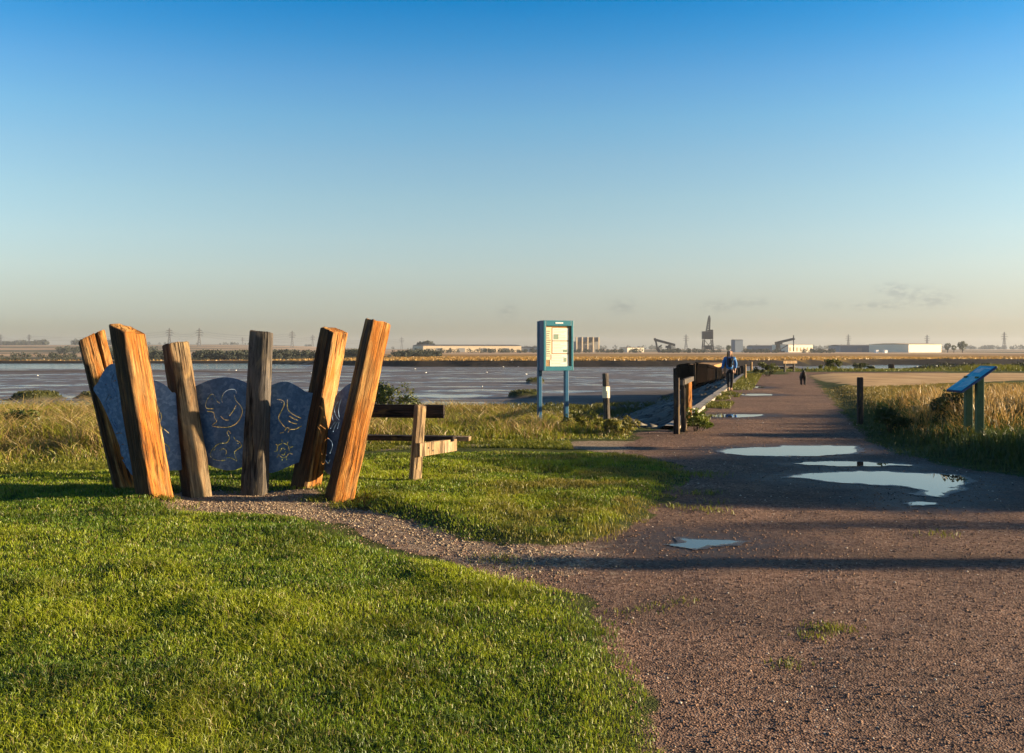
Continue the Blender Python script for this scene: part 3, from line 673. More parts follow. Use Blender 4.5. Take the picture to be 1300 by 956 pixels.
# ------------------------------------------------------------------ reading lectern on the right bank
MAT['green_paint'] = mottled('green_painted_wood', (.045, .085, .035), (.075, .13, .055), 7, .6, 0, .2, .004)
MAT['panel_blue'] = None
def info_mat():
    k = N('printed_panel'); v = k.coord('Object')
    n = k.noise(v, 5, 4, .6, .5)
    c = k.ramp(n, [(.35, (.02, .36, .52)), (.5, (.05, .50, .62)), (.62, (.22, .62, .66))])
    k.bsdf(c, .3, None, 0, .5); return k.m
MAT['panel_blue'] = info_mat()
le = empty('information_lectern', (7.5, 16.23, 0))
tag(le, 'sloping blue information panel on two green posts in the long grass', 'information panel')
for dy in (-.19, .20):
    m = MB(); m.box(.03, dy, .50, .115, .10, 1.36, bevel=.008); m.build('post', MAT['green_paint'], le)
ps = Matrix.Translation((-.01, 0, 1.135)) @ Matrix.Rotation(math.radians(-35.5), 4, 'Y')
m = MB(); m.box(0, 0, 0, .70, .56, .035, bevel=.006, M=ps); m.build('board', MAT['navy'], le)
m = MB(); m.box(0, 0, .0195, .66, .525, .004, M=ps); ip = m.build('printed_panel', MAT['panel_blue'], le)
m = MB(); r = random.Random(4)
for i in range(9):
    m.box(-.24 + .035 * i, -.10 + .03 * r.random(), .0225, .008, .2 + .1 * r.random(), .001, M=ps)
m.box(.2, .08, .0225, .10, .22, .001, M=ps); m.box(.27, -.05, .0225, .025, .34, .001, M=ps)
m.build('print', MAT['white'], ip)

# ------------------------------------------------------------------ posts and fence by the path
wp = empty('marker_post', (1.815, 19.07, 0)); tag(wp, 'slim weathered marker post with a pale band, between the notice board and the path', 'post')
timber('post', (1.83, 19.07, 0), (1.79, 19.07, 1.15), .092, .092, -50, MAT['oak_grey'], wp, Vector((1.815, 19.07, 0)), 3.3, rough=.004, taper=.02, cut=.06)
m = MB()
for z_ in (.80,): m.box(-.012, 0, z_, .102, .102, .22, rz=math.radians(-50), bevel=.004)
m.build('pale_band', MAT['paper_b'], wp)
dp = empty('bollard', (7.60, 21.74, 0)); tag(dp, 'dark square wooden bollard on the right edge of the path', 'bollard')
timber('post', (7.60, 21.74, 0), (7.60, 21.74, 1.0), .12, .12, -96, MAT['oak_dark'], dp, Vector((7.60, 21.74, 0)), 5.3, rough=.003, taper=.0, cut=.05)
FN = Vector((3.2, 19.2, 0)); fence = empty('timber_fence', FN); tag(fence, 'short broken timber fence with rail and brace beside the sea wall', 'fence')
def fp(name, pxb, Yb, pxt, pyt, w, ang, mt, s): return timber(name, base_at(pxb, Yb), P0(pxt, pyt, Yb), w, w, ang, MAT[mt], fence, FN, s, rough=.004, taper=.02, cut=.06)
fp('post', 859, 18.95, 859, 480.5, .10, -112, 'oak_dark', 1.1)
fp('post', 867.3, 19.5, 866.5, 482, .085, -100, 'oak_dark', 2.2)
fp('post', 874, 22.0, 874.5, 484, .105, -60, 'oak_rust', 3.1)
m = MB(); m.bar(P0(865, 486, 19.4) - FN, P0(879, 480.5, 22.2) - FN, .07, .10); m.build('rail', MAT['oak_grey'], fence)
m = MB(); m.bar(P0(869, 550, 19.5) - FN, P0(873, 524, 21.9) - FN, .04, .06); m.build('brace', MAT['oak_tan'], fence)
m = MB(); m.bar(P0(869.5, 493, 19.6) - FN, P0(869.5, 548, 19.6) - FN, .035); m.build('stile', MAT['oak_tan'], fence)

# ------------------------------------------------------------------ sea wall
def stone_mat():
    k = N('sea_wall_stone'); v = k.coord('Object')
    b = k.voro(v, 1.6, 'Color'); s = k.n('SeparateColor'); k.l(b, s.inputs[0]); e = k.voro(v, 1.6, 'Distance', 'DISTANCE_TO_EDGE')
    n = k.noise(v, 3, 5, .65); n2 = k.noise(v, 30, 3)
    c = k.ramp(k.math('ADD', k.math('MULTIPLY', s.outputs[0], .4), k.math('MULTIPLY', n, .6)), [(.3, (.07, .068, .058)), (.6, (.17, .16, .135)), (.8, (.27, .25, .21))])
    c = k.mix(k.mr(e, .0, .05, .8, 0), c, (.03, .03, .03)); c = k.mix(k.mr(n, .55, .7, 0, .6), c, (.05, .06, .03))
    k.bsdf(c, .85, k.bump(k.math('ADD', n2, k.mr(e, 0, .1, 0, 2)), .5, .04)); return k.m
MAT['stone'] = stone_mat(); MAT['concrete'] = mottled('kerb_concrete', (.24, .20, .16), (.44, .38, .31), 3, .85, 0, .4, .01)
sw = empty('sea_wall', (3.3, 20.2, 0)); SWO = Vector((3.3, 20.2, 0)); tag(sw, 'sloping stone sea wall with a pale kerb along the left side of the path', 'sea wall')
dirv = Vector((.2568, .9665, 0)); outv = Vector((-.9665, .2568, 0))
def ridge(name, prof, y0, y1, step, mat, jit):
    m = MB(); rings = []; L = y1 - y0; n = int(L / step)
    for i in range(n + 1):
        Y = y0 + L * i / n; p = Vector((EDGE(Y), Y, 0)) - SWO
        rings.append([p + outv * (a + jit * (mnoise.noise((a * 2, Y * 1.1, 1)))) + Vector((0, 0, b + jit * 1.2 * mnoise.noise((a * 1.7 + 9, Y * .9, b)))) for a, b in prof])
    vs = [[m.bm.verts.new(q) for q in r] for r in rings]
    for a, b in zip(vs[:-1], vs[1:]):
        for i in range(len(prof) - 1): m.bm.faces.new((a[i], b[i], b[i + 1], a[i + 1]))
    return m.build(name, mat, sw)
ridge('kerb', [(-.16, -.05), (-.15, .05), (-.14, .065), (.14, .062), (.155, .045), (.16, -.1)], 20.3, 66, .5, MAT['concrete'], .012)
ridge('slope', [(.15, .03)] + [(.15 + .33 * i, .05 - .112 * i + (.06 if i % 3 == 0 else 0)) for i in range(1, 15)], 20.6, 66, .22, MAT['stone'], .13)

# ------------------------------------------------------------------ skinned figures
def skin(name, verts, edges, radii, mat, parent=None, sub=2, root=0):
    me = bpy.data.meshes.new(name); me.from_pydata([tuple(v) for v in verts], edges, []); o = link(name, me, mat, parent)
    sk = o.modifiers.new('Skin', 'SKIN'); sk.use_smooth_shade = True
    for i, r in enumerate(radii):
        s = me.skin_vertices[0].data[i]; s.radius = (r, r) if not isinstance(r, tuple) else r
        s.use_root = (i == root)
    ss = o.modifiers.new('Sub', 'SUBSURF'); ss.levels = sub; ss.render_levels = sub
    dg = bpy.context.evaluated_depsgraph_get(); nm = bpy.data.meshes.new_from_object(o.evaluated_get(dg)); o.modifiers.clear(); o.data = nm; nm.name = name
    if not nm.materials: nm.materials.append(mat)
    nm.polygons.foreach_set('use_smooth', [True] * len(nm.polygons)); return o
MAT['skin'] = plain('skin', (.55, .33, .23), .55); MAT['jacket'] = mottled('blue_jacket', (.015, .11, .34), (.03, .20, .48), 8, .6)
MAT['trouser'] = plain('black_cloth', (.018, .017, .018), .8); MAT['hair'] = mottled('hair', (.16, .075, .03), (.34, .18, .06), 18, .5, 0, .4, .01, .3, (1, 1, .2))
MAT['shoe'] = plain('tan_shoe', (.42, .27, .15), .7); MAT['eye'] = plain('dark_eye', (.02, .015, .012), .3); MAT['bag'] = plain('dark_bag', (.022, .02, .024), .7)
wx, wy = G(925, 497); wy = 38.9; wx = (926.5 - CX) / F * wy
pr = empty('person', (wx, wy, .03), math.radians(-6)); tag(pr, 'walker in blue jacket and black trousers on the sea wall kerb', 'person')
B_ = [(0, 0, .86), (0, 0, 1.0), (0, 0.01, 1.14), (0, .01, 1.27), (0, 0, 1.35), (0, -.01, 1.42), (0, -.015, 1.49), (0, -.01, 1.56)]
e_ = [(i, i + 1) for i in range(7)]; r_ = [.11, .095, .105, .085, .045, .062, .078, .055]
def limb(pts, rad, root):
    k = len(B_); B_.extend(pts); r_.extend(rad); e_.append((root, k)); e_.extend((k + i, k + i + 1) for i in range(len(pts) - 1))
limb([(.16, .01, 1.26), (.235, .03, 1.03), (.20, -.06, .84), (.19, -.085, .77)], [.05, .04, .03, .026], 3)
limb([(-.16, .01, 1.26), (-.25, .02, 1.03), (-.285, -.08, .83), (-.285, -.11, .75)], [.05, .04, .03, .026], 3)
limb([(.085, 0, .80), (.075, -.05, .46), (.06, .06, .09), (.06, -.06, .045)], [.085, .06, .04, .035], 0)
limb([(-.085, 0, .80), (-.07, .02, .46), (-.055, -.10, .09), (-.055, -.22, .05)], [.085, .06, .04, .035], 0)
skin('body', B_, e_, r_, MAT['skin'], pr)
def hand(side, w, d):
    w = Vector(w)
    for f, (ox, ln) in enumerate(((-.03, .065), (-.01, .078), (.01, .074), (.03, .058))):
        a = w + Vector((ox * .3, ox, -.02)); b = a + Vector((0, -.012, -ln * .5)); c = b + Vector((side * -.012, .012, -ln * .5))
        skin('finger', [w, a, b, c], [(0, 1), (1, 2), (2, 3)], [.012, .010, .009, .007], MAT['skin'], pr, 1)
    skin('thumb', [w, w + Vector((side * -.02, -.035, -.01)), w + Vector((side * -.028, -.05, -.04))], [(0, 1), (1, 2)], [.013, .011, .008], MAT['skin'], pr, 1)
hand(1, (.19, -.085, .765), 1); hand(-1, (-.285, -.11, .745), 1)
skin('jacket', [(0, 0, .80), (0, 0, .95), (0, .01, 1.14), (0, .01, 1.27), (0, .0, 1.34), (.175, .01, 1.26), (.245, .03, 1.03), (.203, -.055, .855), (-.175, .01, 1.26), (-.26, .02, 1.03), (-.287, -.075, .845)],
     [(0, 1), (1, 2), (2, 3), (3, 4), (3, 5), (5, 6), (6, 7), (3, 8), (8, 9), (9, 10)], [.15, .15, .15, .12, .07, .078, .064, .05, .078, .064, .05], MAT['jacket'], pr)
skin('trousers', [(0, 0, .90), (0, 0, .82), (.085, 0, .78), (.076, -.05, .46), (.06, .055, .10), (-.085, 0, .78), (-.071, .02, .46), (-.055, -.095, .10)],
     [(0, 1), (1, 2), (2, 3), (3, 4), (1, 5), (5, 6), (6, 7)], [.125, .12, .10, .07, .052, .10, .07, .052], MAT['trouser'], pr)
for x, y, z in ((.06, .06, .05), (-.055, -.10, .05)):
    skin('shoe', [(x, y + .04, z), (x, y - .03, z - .005), (x, y - .14, z - .018)], [(0, 1), (1, 2)], [.045, .044, .034], MAT['shoe'], pr)
skin('hair', [(0, .02, 1.575), (0, .07, 1.52), (0, .075, 1.42), (0, .07, 1.30), (.072, .015, 1.53), (.088, .0, 1.44), (.095, -.02, 1.31), (-.072, .015, 1.53), (-.086, .0, 1.44), (-.09, -.02, 1.33)],
     [(0, 1), (1, 2), (2, 3), (0, 4), (4, 5), (5, 6), (0, 7), (7, 8), (8, 9)], [.062, .065, .06, .045, .032, .032, .024, .032, .032, .024], MAT['hair'], pr)
for sx in (-.027, .027):
    m = MB(); m.sphere((sx, -.088, 1.495), .009, 1); m.build('eye', MAT['eye'], pr)
m = MB(); m.sphere((0, -.098, 1.468), .014, 2, (.8, 1.1, 1.5)); m.build('nose', MAT['skin'], pr, True)
m = MB(); m.sphere((0, -.085, 1.432), .018, 2, (1.3, .4, .35)); m.build('mouth', MAT['cork'], pr, True)
m = MB(); m.loft([[(x, -.158 - .012 * (1 - abs(x) / .08), z) for x in (-.075, -.03, .03, .075)] + [(x, -.13, z) for x in (.075, .03, -.03, -.075)] for z in (.93, 1.06, 1.18, 1.27)]); m.build('shirt_front', MAT['trouser'], pr, True)
for sx in (-1, 1):
    m = MB(); m.tube([(sx * .10, -.12, 1.00), (sx * .115, -.158, 1.14), (sx * .10, -.115, 1.28), (sx * .09, .06, 1.36)], .02, 6); m.build('rucksack_strap', MAT['bag'], pr, True)
m = MB(); m.box(0, .24, 1.10, .30, .16, .42, bevel=.05); m.build('rucksack', MAT['bag'], pr, True)

dgx = (1019.5 - CX) / F * 45.5
dog = empty('dog', (dgx, 45.5, 0), math.radians(-12)); tag(dog, 'black dog with pricked ears standing on the gravel path', 'dog')
MAT['black_fur'] = mottled('black_fur', (.010, .009, .009), (.03, .026, .024), 30, .65, 0, .5, .01)
skin('body', [(0, 0, .46), (0, -.22, .47), (0, -.32, .56), (0, -.40, .66), (0, -.50, .645), (0, -.57, .63), (0, .22, .45), (0, .36, .46), (0, .50, .52), (0, .60, .62),
             (.075, -.22, .38), (.075, -.20, .22), (.075, -.21, .06), (.075, -.25, .025), (-.075, -.22, .38), (-.075, -.20, .22), (-.075, -.21, .06), (-.075, -.25, .025),
             (.075, .30, .36), (.075, .24, .24), (.075, .36, .16), (.075, .34, .03), (-.075, .30, .36), (-.075, .24, .24), (-.075, .36, .16), (-.075, .34, .03)],
     [(0, 1), (1, 2), (2, 3), (3, 4), (4, 5), (0, 6), (6, 7), (7, 8), (8, 9), (1, 10), (10, 11), (11, 12), (12, 13), (1, 14), (14, 15), (15, 16), (16, 17), (7, 18), (18, 19), (19, 20), (20, 21), (7, 22), (22, 23), (23, 24), (24, 25)],
     [.115, .125, .085, .082, .055, .035, .105, .095, .03, .018, .06, .038, .028, .032, .06, .038, .028, .032, .075, .05, .026, .03, .075, .05, .026, .03], MAT['black_fur'], dog)
for sx in (-1, 1):
    m = MB(); m.loft([[(sx * .02, -.40, .71), (sx * .085, -.39, .70), (sx * .06, -.35, .71)], [(sx * .065, -.39, .83), (sx * .075, -.385, .825), (sx * .07, -.378, .83)]]); m.build('ear', MAT['black_fur'], dog)
    m = MB(); m.sphere((sx * .038, -.475, .675), .011, 1); m.build('eye', MAT['eye'], dog)

# ------------------------------------------------------------------ barge, mooring posts, far bench
MAT['hull'] = mottled('rusty_black_hull', (.0022, .002, .002), (.009, .005, .0035), 1.6, .95, 0, .5, .04, .03, (1, .6, .35))
MAT['deck'] = mottled('rust_deck', (.30, .15, .05), (.42, .24, .09), 2, .8)
bgo = Vector((11.62, 63.5, -1.22)); barge = empty('barge', bgo, -math.atan(.2657)); barge.scale = (1, 1, .88); tag(barge, 'derelict black barge lying on the mud beside the sea wall', 'barge')
m = MB(); rings = []
for y, hw, zb, zt in ((-.9, .25, .7, 2.2), (-.3, .85, .35, 2.12), (.8, 1.14, .12, 1.98), (3, 1.28, .0, 1.84), (9, 1.3, .0, 1.76), (16, 1.25, .05, 1.86), (19, .9, .3, 2.05)):
    rings.append([(-hw, y, zt), (-hw * 1.02, y, zt * .7 + zb * .3), (-hw * .9, y, zb + .25), (-hw * .6, y, zb), (hw * .6, y, zb), (hw * .9, y, zb + .25), (hw * 1.02, y, zt * .7 + zb * .3), (hw, y, zt)])
m.loft(rings); m.build('hull', MAT['hull'], barge)
m = MB()
for a, b in zip([r[0] for r in rings][:-1], [r[0] for r in rings][1:]): m.bar(a, b, .14, .2); m.bar((-a[0], a[1], a[2]), (-b[0], b[1], b[2]), .14, .2)
m.build('rubbing_strake', MAT['hull'], barge)
for y_ in (.9, 2.2, 3.5, 4.8, 6.1, 7.4):
    for s_ in (-1, 1): m = MB(); m.bar((s_ * 1.33, y_, .3), (s_ * 1.34, y_, 1.9), .10, .14); m.build('fender_post', MAT['oak_dark'], barge)
m = MB(); m.box(.2, 9.5, 1.96, 1.8, 14, .30, bevel=.03); m.build('hatch_cover', MAT['deck'], barge)
m = MB(); m.bar((.12, -.75, .2), (.10, -1.0, 2.3), .12, .18); m.build('stem_post', MAT['oak_tan'], barge)
m = MB(); m.bar((.1, .4, 1.95), (.1, .4, 2.35), .16, n=8); m.build('mooring_bitt', MAT['hull'], barge)
m = MB(); m.box(-.75, 1.6, 2.05, .35, .3, .2, bevel=.03); m.build('deck_box', MAT['white'], barge)

pier = [(937, 68, 467, .34), (941.5, 70, 464.5, .3), (933, 66, 468, .3), (930.5, 72, 466, .26), (944, 74, 466, .25)]
mp0 = None
for i, (px, Y, py, w) in enumerate(pier):
    b = base_at(px, Y); t = P0(px + (i % 3 - 1) * .4, py, Y); b.z = -1.6
    r = empty('mooring_post', b); timber('post', b, t, w, w, -100, MAT['oak_dark'], r, b, 2.0 + i, rough=.01, below=.4, nseg=10)
    tag(r, ['stout dark mooring post just right of the walker', 'tallest dark mooring post in the row behind the walker', 'dark mooring post at the left of the row, partly behind the walker', 'slim dark mooring post furthest back in the row behind the walker', 'dark mooring post at the right of the row, nearest the pale stake'][i], 'post', 'mooring posts behind the barge')
for px, Y, py, w, lab in ((946.3, 54.6, 463, .09, 'thin pale stake at the grassy edge of the sea wall'), (954, 76, 459.5, .13, 'pale stake in the grass at the end of the sea wall')):
    b = base_at(px, Y); r = empty('stake', b); timber('post', b, P0(px, py, Y), w, w, -50, MAT['oak_tan'], r, b, px, rough=.004, nseg=8); tag(r, lab, 'stake')
fb = empty('park_bench', (19.55, 70.2, 0), math.radians(28)); tag(fb, 'pale wooden bench on the grass at the far end of the path', 'bench')
for sx in (-.42, .42):
    m = MB(); m.box(sx, 0, .38, .11, .12, .96, bevel=.01); m.build('leg', MAT['oak_grey'], fb)
    m = MB(); m.box(sx, .25, .36, .09, .5, .10); m.build('seat_bracket', MAT['oak_grey'], fb)
m = MB(); m.box(0, -.085, .78, 1.28, .05, .20, bevel=.008); m.build('backrest', MAT['bench_wood'], fb)
m = MB(); m.box(0, .3, .435, 1.15, .4, .05, bevel=.008); m.build('seat_plank', MAT['oak_tan'], fb)
mk = Vector((44.2, 116, -2.2)); r = empty('mooring_post', mk); tag(r, 'dark thick post standing in the mud left of the scrub', 'post'); mt_ = timber('post', mk, mk + Vector((0, 0, 2.2)), .7, .6, -100, MAT['oak_dark'], r, mk, 8.2, nseg=8)
mk2 = Vector((45.3, 116, -2.2)); r = empty('mooring_post', mk2); tag(r, 'short sloping post lying against the thick post in the mud', 'post'); timber('post', mk2, mk2 + Vector((-.6, 0, 1.2)), .4, .4, -100, MAT['oak_dark'], r, mk2, 9.2, nseg=6)
# ------------------------------------------------------------------ vegetation
def grass_mat(name, trans=.35):
    k = N(name); a = k.n('Attribute', attribute_name='tint')
    d = k.n('BsdfDiffuse'); t = k.n('BsdfTranslucent'); g = k.n('BsdfGlossy'); g.inputs['Roughness'].default_value = .45
    k.l(a.outputs['Color'], d.inputs[0])
    tc = k.mix(.5, a.outputs['Color'], (1, .9, .25), 'MULTIPLY'); k.l(k.mix(.45, tc, a.outputs['Color']), t.inputs[0])
    m1 = k.n('MixShader'); m1.inputs[0].default_value = trans; k.l(d.outputs[0], m1.inputs[1]); k.l(t.outputs[0], m1.inputs[2])
    m2 = k.n('MixShader'); m2.inputs[0].default_value = .04; k.l(m1.outputs[0], m2.inputs[1]); k.l(g.outputs[0], m2.inputs[2])
    k.l(m2.outputs[0], k.out.inputs['Surface']); return k.m
MAT['grass'] = grass_mat('grass_blades'); MAT['leaf'] = grass_mat('leaves', .3)
def blades(name, P, h, w, lean, tint, az=None, bias=(0, 0)):
    n = len(P); a = rng.random(n) * 2 * np.pi; la = rng.random(n) * 2 * np.pi
    dx, dy = np.cos(a) * w / 2, np.sin(a) * w / 2
    lx, ly = np.cos(la) * lean * h + bias[0] * h, np.sin(la) * lean * h + bias[1] * h
    V_ = np.zeros((n, 5, 3), np.float32)
    V_[:, 0] = P + np.stack([dx, dy, np.full(n, -.01)], 1); V_[:, 1] = P - np.stack([dx, dy, np.full(n, .01)], 1)
    mid = P + np.stack([lx * .3, ly * .3, h * .55], 1); k = np.stack([dx, dy, np.zeros(n)], 1) * .8
    V_[:, 2] = mid - k; V_[:, 3] = mid + k; V_[:, 4] = P + np.stack([lx, ly, h * (1 - .3 * np.minimum(1, lean))], 1)
    b = (np.arange(n) * 5)[:, None]
    L = np.concatenate([b + np.array([[0, 1, 2, 3]]), b + np.array([[3, 2, 4]])], 1).ravel()
    st = (np.arange(n)[:, None] * 7 + np.array([[0, 4]])).ravel(); to = np.tile([4, 3], n)
    T = np.repeat(np.concatenate([tint, np.ones((n, 1))], 1), 5, 0)
    return np_mesh(name, V_.reshape(-1, 3), L, st, to, {'tint': T})
def sample(n, y0, y1, p, half, x0=None, x1=None):
    """points in the view wedge, density falling as Y**-p"""
    u = rng.random(n); e = 2 - p
    Y = (y0 ** e + u * (y1 ** e - y0 ** e)) ** (1 / e) if abs(e) > 1e-6 else y0 * (y1 / y0) ** u
    X = (rng.random(n) * 2 - 1) * half * Y
    return X, Y
def lerp3(a, b, t): return np.array(a) * (1 - t[:, None]) + np.array(b) * t[:, None]
def put(name, X, Y, h, w, lean, tint, label, cat='grass', bias=(0, 0), zoff=0):
    z = terrain(X, Y)[0] + zoff
    me = blades(name, np.stack([X, Y, z], 1), h, w, lean, tint, None, bias); o = link(name, me, MAT['grass']); tag(o, label, cat, kind='stuff'); return o

# mown grass
X, Y = sample(560000, 3.3, 18, 1.25, .62)
lw = np.minimum(sd(X, Y, LAWN), sd(X, Y, UPPER)); dd = sd(X, Y, DIRT)
edge_n = (fbm(X * 2.2, Y * 2.2, 81) - .5) * .5
keep = (lw + edge_n * .55 < .03) & ((dd > .03) | ((fbm(X * .9, Y * 1.6, 89) + .12 * rng.random(len(X)) > .46) & (X < .9)))
inner = sstep(.05, -.5, lw)
thin = fbm(X * 1.1, Y * 1.1, 83); patchy = sstep(.30, .42, thin + .25 * inner)
isl = sstep(9.0, 10.0, Y)
keep &= rng.random(len(X)) < (.25 + .75 * inner) * (patchy * .75 + .25 + 0 * isl)
X, Y = X[keep], Y[keep]
c1 = fbm(X * .9, Y * .9, 84); c2 = fbm(X * 4, Y * 4, 85, 3); rr = rng.random(len(X))
h = (.018 + .018 * c2 + .022 * sstep(.5, .72, c1)) * (.7 + .6 * rng.random(len(X))) * np.where(Y > 9.5, 1.15, 1)
tint = lerp3((.10, .19, .008), (.315, .36, .016), sstep(.3, .68, c1 * .55 + c2 * .25 + rr * .25))
dk = sstep(.52, .66, fbm(X * 2.3, Y * 2.3, 86, 3)); tint = tint * (1 - .36 * dk)[:, None]
h = h * (1 + .5 * dk)
isd = sstep(10.3, 9.6, Y) * 0 + (sd(X, Y, UPPER) < .1) * sstep(-1.5, 1.0, X); rust = isd * sstep(.45, .62, fbm(X * 1.5, Y * 1.5, 87)) * .7
tint = tint * (1 - rust[:, None]) + np.array((.27, .20, .035)) * rust[:, None]
str_ = rng.random(len(X)) < .08; tint[str_] = np.array((.34, .27, .10)) * (.7 + .5 * rng.random(str_.sum()))[:, None]
put('lawn_grass', X, Y, h, .0019 + .0005 * Y, .45 + .5 * rng.random(len(X)), tint, 'short yellow green mown grass around the sculpture')

# broad leaved weeds and clover in the turf
C = []; T = []
for i in range(420):
    a, b = sample(1, 3.6, 15, 1.0, .58)
    if min(sd(a, b, LAWN)[0], sd(a, b, UPPER)[0]) < -.15:
        z_ = terrain(a, b)[0][0]; n_ = rng.integers(10, 40); s_ = .05 + .10 * rng.random(); C.append(np.stack([a[0] + rng.normal(0, s_, n_), b[0] + rng.normal(0, s_, n_), z_ + .012 + .03 * rng.random(n_)], 1)); T.append(lerp3((.04, .075, .012), (.14, .19, .02), rng.random() * .6 + .4 * rng.random(n_)))
def flat_leaves(name, C, T, size):
    n = len(C); a = rng.random(n) * 6.283; s = size * (.5 + rng.random(n)); t = .5 * s * (rng.random(n) - .2)
    d = np.stack([np.cos(a) * s, np.sin(a) * s, t], 1); e_ = np.stack([-np.sin(a) * s * .4, np.cos(a) * s * .4, 0 * a], 1)
    V_ = np.stack([C - d * .3, C + e_, C + d * .7, C - e_], 1); return np_mesh(name, V_.reshape(-1, 3), np.arange(n * 4), np.arange(n) * 4, np.full(n, 4), {'tint': np.repeat(np.concatenate([T, np.ones((n, 1))], 1), 4, 0)})
tag(link('turf_weeds', flat_leaves('turf_weeds', np.concatenate(C), np.concatenate(T), .017), MAT['leaf']), 'small patches of clover and broad leaved weeds in the mown turf', 'weeds', kind='stuff')
# stray tufts creeping onto the gravel
TX, TY = [], []
for i in range(260):
    a, b = sample(1, 4, 19, 1.3, .6); l_ = min(sd(a, b, LAWN)[0], sd(a, b, UPPER)[0])
    if .02 < l_ < .75 and rng.random() < (1 - l_ / .8) and sd(a, b, MAIN)[0] < 0 and terrain(a, b)[1][0] < -.5:
        nb_ = rng.integers(15, 60); TX += list(a[0] + rng.normal(0, .05 + .004 * b[0], nb_)); TY += list(b[0] + rng.normal(0, .06, nb_))
for px, py, nb_, s in ((1055, 801, 160, .07), (1035, 810, 60, .06), (560, 648, 120, .12), (735, 648, 140, .14), (690, 640, 120, .15), (880, 604, 200, .2), (440, 640, 160, .09), (400, 636, 120, .08), (210, 640, 150, .08), (640, 712, 80, .10), (1000, 842, 60, .06), (900, 650, 60, .14), (1190, 680, 40, .1)):
    a, b = G(px, py); TX += list(a + rng.normal(0, s, nb_)); TY += list(b + rng.normal(0, s * .8, nb_))
a, b = sample(240000, 12.9, 19.5, .6, .62); m_ = (sd(a, b, DIRT) < .12) & (a < 1.0) & (np.minimum(sd(a, b, LAWN), sd(a, b, UPPER)) > -.1); a, b = a[m_], b[m_]
m_ = fbm(a * .9, b * 1.6, 89) + .22 * (rng.random(len(a)) - .5) > .42; TX += list(a[m_]); TY += list(b[m_])
X, Y = np.array(TX), np.array(TY); rr = rng.random(len(X))
put('stray_grass', X, Y, (.02 + .05 * rr) * np.clip(Y / 8, .6, 1.4), .003 + .0005 * Y, .7 + .5 * rng.random(len(X)), lerp3((.09, .125, .012), (.26, .25, .03), rng.random(len(X))), 'small weeds and grass tufts creeping onto the gravel')

# rough grass between the lawn and the shore
X, Y = sample(230000, 13.4, 26.5, .8, .66)
ymin = np.interp(X, [-20, -7.25, -5.67, -2.78, .7, 2.1, 2.6], [13.6, 13.94, 14.34, 16.7, 17.55, 18.1, 20.5])
dP = sd(X, Y, PLAT); q = Y - ymin + (fbm(X * 1.5, Y * 1.5, 91) - .5) * .8
q = np.where((X < .9) & (fbm(X * .9, Y * 1.6, 89) > .45), np.maximum(q, q + .5), q)
keep = (q > 0) & (dP < np.where(X > 1.2, .5, 2.8)) & (X < 2.9)
X, Y, q = X[keep], Y[keep], q[keep]
c1 = fbm(X * .7, Y * .7, 92); c2 = fbm(X * 2.6, Y * 2.6, 93, 3); rr = rng.random(len(X))
left = sstep(-3.2, -6, X)
h = (.05 + (.16 + .30 * c1 + .12 * left) * sstep(0, 1.8, q) * (.55 + .7 * sstep(.35, .6, c2))) * (.55 + .6 * rr)
h = h * (1 - .45 * sstep(-.5, 2.0, X))
tint = lerp3((.10, .14, .012), (.27, .27, .022), sstep(.25, .7, c2 * .5 + rr * .5))
straw = (rng.random(len(X)) < .16 + .38 * sstep(.48, .6, c1) * sstep(.3, 1.5, q)); tint[straw] = lerp3((.30, .20, .07), (.42, .31, .13), rng.random(straw.sum()))
h[straw] *= 1.2
put('rough_grass', X, Y, h, .006 + .0004 * Y, .25 + .5 * rr, tint, 'rough yellow and green grass strip along the shore', bias=(-.08, 0))

# right bank: dark green near the path, golden seeding grass behind
X, Y = sample(260000, 8.5, 44, 1.1, .70); 
mk_ = (X > 4.2); X, Y = X[mk_], Y[mk_]
sM = sd(X, Y, MAIN); sS_ = sd(X, Y, SANDF); q = sM + (fbm(X * 1.6, Y * 1.6, 101) - .5) * .5
keep = (q > 0) & (sS_ > .3) & (Y < 41 + 3 * fbm(X * .3, Y * .3, 105)) & (X < .60 * Y + 3)
X, Y, q = X[keep], Y[keep], q[keep]
c1 = fbm(X * .55, Y * .55, 102); c2 = fbm(X * 2.2, Y * 2.2, 103, 3); rr = rng.random(len(X))
gold = sstep(15.6, 18.5, Y + (c1 - .5) * 3) * sstep(.35, 1.5, q) * sstep(31, 24, Y + (c2 - .5) * 6)
h = (.05 + .30 * sstep(.1, 1.6, q) * (.5 + c1)) * (.5 + .7 * rr); h = h * .82 * (1 + .65 * gold * (.4 + 1.2 * sstep(.4, .6, c2))) * (1 - .62 * sstep(24, 31, Y))
tint = lerp3((.045, .075, .014), (.095, .115, .022), c2 * .6 + rr * .4)
far = sstep(24, 30, Y); tint = tint * (1 - far[:, None]) + lerp3((.12, .115, .022), (.30, .21, .06), np.clip(c2 * 1.2 - .2 + rr * .3, 0, 1)) * far[:, None]
gsel = rng.random(len(X)) < gold * (.25 + .6 * sstep(.38, .58, c1 * .4 + c2 * .6)); tint[gsel] = lerp3((.40, .215, .045), (.56, .37, .12), rng.random(gsel.sum()))
put('bank_grass', X, Y, h, .006 + .0005 * Y, .22 + .5 * rr, tint, 'dark green and golden seeding grass on the right bank', bias=(-.05, 0))
